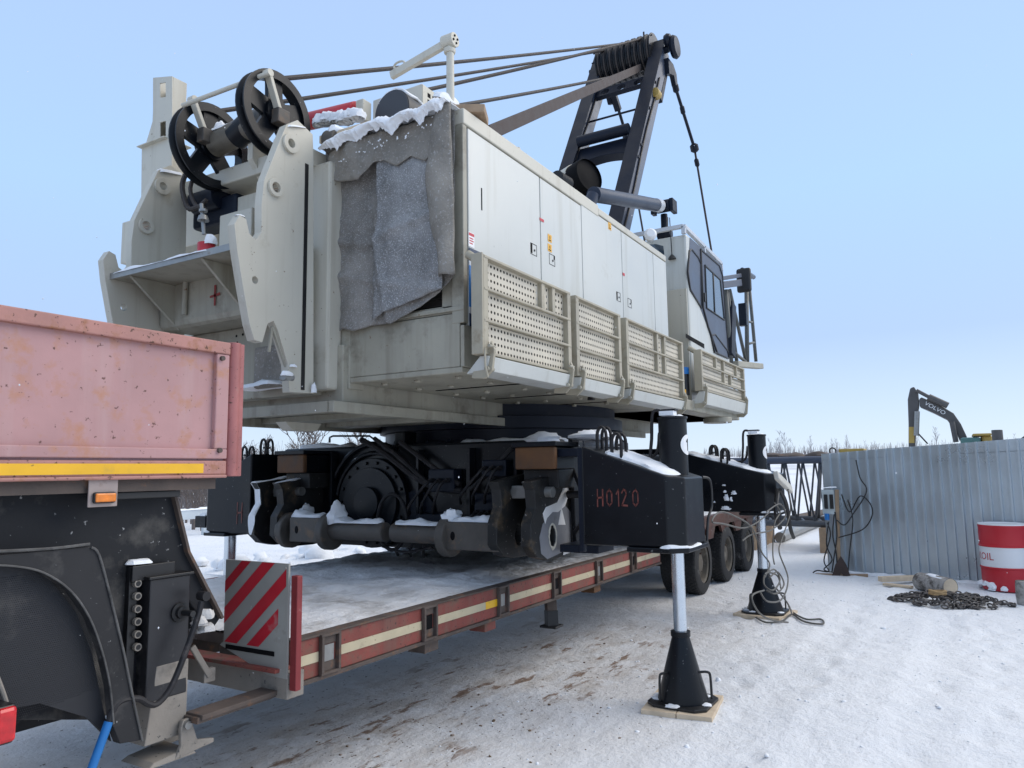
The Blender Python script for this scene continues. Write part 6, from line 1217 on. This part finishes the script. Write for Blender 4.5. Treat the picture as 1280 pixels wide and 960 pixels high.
# felled log, planks and split wood by the shed
a, b_ = PZ(1158, 728, .12), PZ(1188, 734, .12); t = thing('birch_log', 'birch log lying with its sawn end facing out in front of the shed', 'log', a)
d = (b_ - a).normalized(); m = MB(); L_n = (b_ - a).length
m.lathe(a, d, [(-.12, .118), (.1, .122), (L_n*.6, .118), (L_n, .115)], 22); m.build('bark', BARK, t)
m = MB(); m.lathe(b_ + d*.001, d, [(0, .104), (.004, .104)], 22); m.build('sawn_end', PALEWOOD, t)
m = MB(); snow_strip(m, [a + V((0, 0, .11)), b_ + V((0, 0, .10)) - d*.05], .12, .025, 3, .03); m.build('snow', SNOW, t)
for i, (p0, p1, w_, h_, lb) in enumerate((((1100, 724), (1151, 722), .10, .07, 'thickest sawn plank lying left of the birch log'), ((1105, 730), (1140, 734), .09, .03, 'thin plank lying across the snow under the thick one'), ((1148, 728), (1165, 736), .08, .05, 'short split wood piece against the birch log'))):
    m = MB(); m.beam(PZ(*p0, h_/2 + .02 + (.03 if i == 0 else 0)), PZ(*p1, h_/2 + .02 + (.03 if i == 0 else 0)), w_, h_); mesh_thing(m, 'timber_plank', PALEWOOD, lb, 'plank', 'timber pieces by the shed', bevel=.005)
# chain heap
ctr = PZ(1188, 754, 0); m = MB(); rr = random.Random(9)
def link(c, ax, dr, L1, rad):
    n, k = 12, 5; vs = []; u = dr.normalized(); v_ = ax.cross(u).normalized(); u = v_.cross(ax).normalized()
    for i in range(n):
        t_ = 2*math.pi*i/n; cc = c + u*(L1*math.cos(t_)) + v_*(L1*.62*math.sin(t_)); rd_ = (u*math.cos(t_) + v_*math.sin(t_))
        for j in range(k): q = 2*math.pi*j/k; vs.append(cc + rd_*(rad*math.cos(q)) + ax*(rad*math.sin(q)))
    m.add(vs, [(i*k+j, i*k+(j+1)%k, ((i+1)%n)*k+(j+1)%k, ((i+1)%n)*k+j) for i in range(n) for j in range(k)], True)
for s_ in range(11):
    p = V((rr.gauss(0, .16), rr.gauss(0, .26), 0)); hd = rr.uniform(0, 6.28)
    for i in range(26):
        hd += rr.gauss(0, .45); p += V((math.cos(hd), math.sin(hd), 0))*.05
        if (p.x/.34)**2 + (p.y/.66)**2 > 1: hd += 1.2; p *= .96
        z = .02 + .11*max(0, 1 - (p.x/.34)**2 - (p.y/.66)**2) * rr.uniform(.5, 1)
        al = V((math.cos(hd), math.sin(hd), rr.gauss(0, .2))); ax_ = V((0, 0, 1)) if i % 2 else V((-math.sin(hd), math.cos(hd), .2)); ax_ = (ax_ - al.normalized()*ax_.dot(al.normalized())).normalized()
        link(V((ctr.x + p.x, ctr.y + p.y, gz(ctr.x, ctr.y) + z)), ax_, al, .036, .0095)
t = mesh_thing(m, 'chain_heap', CHAINM, 'heap of heavy rusty chain lying on the snow before the log', 'chain', fix=False)
m = MB(); q = PZ(1172, 742, .14)
for k in range(3): m.tube(smooth_path([q + V((.05*math.sin(i*1.26 + k), .09*math.cos(i*1.26 + k), .015*k + .01*math.sin(i*2.5))) for i in range(6)], 5), .014, 6)
mesh_thing(m, 'rope_coil', mat('tan_rope', (.36, .24, .12), .9, var=.2, vscale=20, bump=(.4, 60)), 'small tan rope coil on top of the chain heap', 'rope')
# ------------------------------------------------------------------ power post
bs = PZ(1050, 718, 0); t = thing('power_post', 'timber post with grey socket box and steel plate foot', 'power post', bs)
PP = lambda px, py, d=0: PX(px, py, bs.x + d)
m = MB(); a, b_ = PP(1049, 718), PP(1046, 612); m.beam(a, b_, .055, .05, (1, 0, 0)); m.build('post', WOOD, t, .004)
m = MB(); pa_, pb_ = PP(1027, 612, -.06), PP(1044, 643, -.06); m.box(bs.x - .10, bs.x - .03, min(pa_.y, pb_.y), max(pa_.y, pb_.y), pb_.z, pa_.z); bx_ = m.build('socket_box', mat('pale_socket_box', (.45, .50, .50), .5, var=.08), t, .01)
for px in (1032, 1039):
    a = PP(px, 618, -.1); b_ = PP(px, 636, -.1); m = MB(); m.box(bs.x - .118, bs.x - .101, a.y - .028, a.y + .028, b_.z, a.z); m.build('socket_cover', BLACKPL, bx_, .006)
m = MB(); q = PP(1034, 650, -.09); m.cyl(q, q + V((0, 0, .10)), .035, .04, 12); m.build('blue_plug', BLUE, bx_)
m = MB(); snow_strip(m, [PP(1026, 610, -.06), PP(1046, 609, -.06)], .10, .02, 3, .02); m.build('snow', SNOW, bx_)
m = MB(); l = [PP(a, b_, -.12) for a, b_ in ((1039, 723), (1044, 706), (1051, 695), (1058, 706), (1064, 723))]; m.plate([(p.y, p.z) for p in l], [circle(PP(1052, 719, -.12).y, PP(1052, 719, -.12).z, .022, 12)], YZ(bs.x - .12), (.012, 0, 0)); m.build('foot_plate', mat('rusty_dark_plate', (.055, .035, .03), .7, var=.3, vscale=8), t)
m = MB(); m.beam(PP(1019, 720, -.05) , PP(1085, 721, -.05), .09, .08); m.build('foot_timber', WOOD, t, .005)
for path in ([(1034, 653), (1038, 670), (1030, 700), (1036, 714), (1022, 713), (1016, 716)], [(1036, 652), (1033, 680), (1040, 700), (1030, 712), (1045, 716)], [(1044, 640), (1046, 670), (1042, 700), (1040, 715)], [(1043, 640), (1041, 668), (1045, 690), (1047, 712)], [(1070, 575), (1075, 597), (1083, 610), (1080, 622), (1068, 640), (1056, 656), (1046, 650)], [(1052, 618), (1062, 640), (1075, 620), (1088, 630), (1090, 645), (1078, 662), (1048, 672)], [(1060, 625), (1066, 650), (1062, 690), (1060, 716)]):
    m = MB(); m.tube(smooth_path([PP(a, b_, -.03 + (.03 if a > 1060 else -.06)) for a, b_ in path], 6), .010, 6); m.build('cable_run', BLACKPL, t)
# ------------------------------------------------------------------ lattice boom section on the snow
t = thing('lattice_boom_section', 'grey lattice boom section resting on the snow between crane and shed', 'boom section', (16, 3.5, 0))
xa, xb = 16.0, 17.5; zt_, zb_ = PX(1000, 575, xa).z, .55; y0, y1 = PX(1050, 600, xa).y, PX(900, 600, xa).y
lat = mat('boom_grey_paint', (.075, .08, .09), .5, var=.15, vscale=3)
for x in (xa, xb):
    for z in (zt_, zb_): m = MB(); m.cyl((x, y0, z), (x, y1, z), .075 if z == zt_ else .065, None, 12); m.build('chord', MATS['slate_blue_paint'] if z == zt_ else lat, t)
n = 7
for i in range(n):
    ya, yb = y0 + (y1-y0)*i/n, y0 + (y1-y0)*(i+1)/n; ym = (ya+yb)/2
    for x in (xa, xb):
        m = MB(); m.cyl((x, ya, zt_), (x, ym, zb_), .021, None, 8); m.build('lacing', lat, t); m = MB(); m.cyl((x, ym, zb_), (x, yb, zt_), .021, None, 8); m.build('lacing', lat, t)
    m = MB(); m.cyl((xa, ya, zt_), (xb, yb, zt_), .028, None, 8); m.build('lacing', lat, t); m = MB(); m.cyl((xa, ya, zb_), (xb, yb, zb_), .028, None, 8); m.build('lacing', lat, t)
    if i % 3 == 1: m = MB(); m.cyl((xa, ya, zt_), (xb, yb, zb_), .04, None, 8); m.build('lacing', lat, t)
for y in (y0 + .3, y1 - .6): m = MB(); m.box(xa - .2, xb + .2, y - .12, y + .12, -.1, zb_ - .07); m.build('support_sleeper', WOOD, t)
m = MB()
for a in (958, 985, 1020): q = PX(a, 570, xa); lump(m, (xa + .4, q.y, zt_ + .05), .3, .3, .12, a)
m.build('stacked_rags', TRIM, t)
m = MB(); m.cyl(PZ(975, 672, .12), PZ(1040, 645, .12), .12, None, 14); mesh_thing(m, 'steel_pipe', STEEL, 'long grey pipe lying on the snow in front of the lattice boom', 'pipe')
m = MB(); m.cyl(PZ(955, 655, .1), PZ(1030, 640, .1), .10, None, 14); mesh_thing(m, 'steel_pipe', TRIM, 'dark pipe on the snow below the lattice boom lacing', 'pipe')
# ------------------------------------------------------------------ excavator behind the shed
XE_ = 24.0; E_ = lambda px, py: PX(px, py, XE_); ey = E_(1190, 550).y
t = thing('excavator', 'grey and yellow excavator with raised bent boom behind the shed', 'excavator', (XE_, ey - 1, 0))
def yzprism(l, th, nm, mt_, bev=.03): m = MB(); pts = [(E_(*p).y, E_(*p).z) for p in l]; m.plate(pts, [], YZ(XE_ - th/2), (th, 0, 0)); return m.build(nm, mt_, t, bev)
bm = yzprism([(1149, 500), (1152, 497), (1175, 507), (1192, 517), (1201, 530), (1209, 547), (1200, 552), (1195, 540), (1184, 525), (1168, 517), (1150, 509)], .45, 'boom', EXCGREY)
yzprism([(1135, 500), (1138, 486), (1143, 484), (1148, 492), (1149, 508), (1146, 530), (1144, 560), (1136, 560), (1136, 530)], .40, 'dipper_arm', EXCGREY)
yzprism([(1136.5, 534), (1143.5, 534), (1143.5, 554), (1136.5, 554)], .43, 'yellow_band', EXCYELLOW, 0)
for a, b_, r_, mt_ in (((1146, 489), (1163, 498), .05, EXCGREY), ((1161, 497), (1185, 508), .09, EXCGREY), ((1147, 515), (1146, 545), .07, STEEL), ((1195, 553), (1190, 528), .07, EXCGREY), ((1148, 542), (1160, 555), .02, BLACKPL)):
    m = MB(); m.cyl(E_(*a) - V((.3, 0, 0)), E_(*b_) - V((.3, 0, 0)), r_, None, 10); m.build('ram', mt_, t)
vs, fs = text_mesh('VOLVO', .15); o = E_(1169, 511); dv_ = (E_(1178, 516) - E_(1160, 506.5)).normalized(); dv_.x = 0; dv_.normalize(); uz = V((0, -dv_.z, dv_.y)); uz = uz if uz.z > 0 else -uz
m = MB(); m.add([V((XE_ - .232, o.y, o.z)) + dv_*v.x*1.15 + uz*v.y for v in vs], fs); m.build('boom_lettering', WHITE, bm, fix=False)
cy0, cy1 = E_(1240, 550).y, E_(1196, 550).y
m = MB(); m.box(XE_ - 1.2, XE_ + 1.4, cy0 - 2.2, cy1, 1.2, 2.1); m.build('house', EXCGREY, t, .08)
m = MB(); m.box(XE_ - 1.3, XE_ - .3, E_(1224, 550).y, E_(1200, 550).y, 2.1, E_(1210, 548.5).z); cb = m.build('excavator_cab', mat('excavator_cab_glass', (.06, .16, .15), .15, var=.1), t, .05)
m = MB(); m.box(XE_ - 1.2, XE_ + .9, E_(1238, 550).y, E_(1224, 550).y - .02, 2.1, E_(1215, 546).z); m.build('engine_cover', EXCYELLOW, t, .06)
m = MB(); m.box(XE_ - 1.31, XE_ - .2, E_(1237, 543).y, E_(1214, 543).y, E_(1215, 547).z, E_(1215, 545).z + .02); m.build('cab_roof', EXCYELLOW, cb, .03)
for dx in (-1.2, 1.0):
    m = MB(); yc = (cy0 + cy1)/2 - .4; m.plate([(yc - 2.0, .35), (yc - 1.7, .05), (yc + 1.7, .05), (yc + 2.0, .35), (yc + 2.0, .6), (yc + 1.7, .9), (yc - 1.7, .9), (yc - 2.0, .6)], [], YZ(XE_ + dx), (.55, 0, 0)); m.build('track', RUBBER, t, .04)
m = MB(); m.cyl((XE_, yc, .85), (XE_, yc, 1.2), .7); m.build('turntable', EXCGREY, t)
p = PX(1262, 546, 22); t = MB(); t.box(21.8, 22.4, p.y - .45, p.y + .35, -.1, p.z - .1); t.lathe((22, p.y + .25, p.z - .1), (0, 0, 1), [(0, .12), (.28, .12)], 12); t.tube([(22, p.y - .2, p.z - .1), (22, p.y - .6, p.z + .22)], .03)
mesh_thing(t, 'stacked_equipment', EXCGREY, 'dark machinery top peeking over the right end of the shed', 'equipment', bevel=.02)
m = MB(); rr = random.Random(21)
for i in range(90):
    q = ray(rr.uniform(0, 1280), rr.uniform(0, 960)).normalized() * rr.uniform(2.2, 7); p = EYE + q
    if p.z > .1: s_ = rr.uniform(.0012, .0034); m.add([p + V(d)*s_ for d in ((1,0,0), (-1,0,0), (0,1,0), (0,-1,0), (0,0,1.3), (0,0,-1.3))], [(0,2,4), (2,1,4), (1,3,4), (3,0,4), (2,0,5), (1,2,5), (3,1,5), (0,3,5)])
tag(m.build('falling_snowflakes', SNOW, fix=False), kind='stuff')
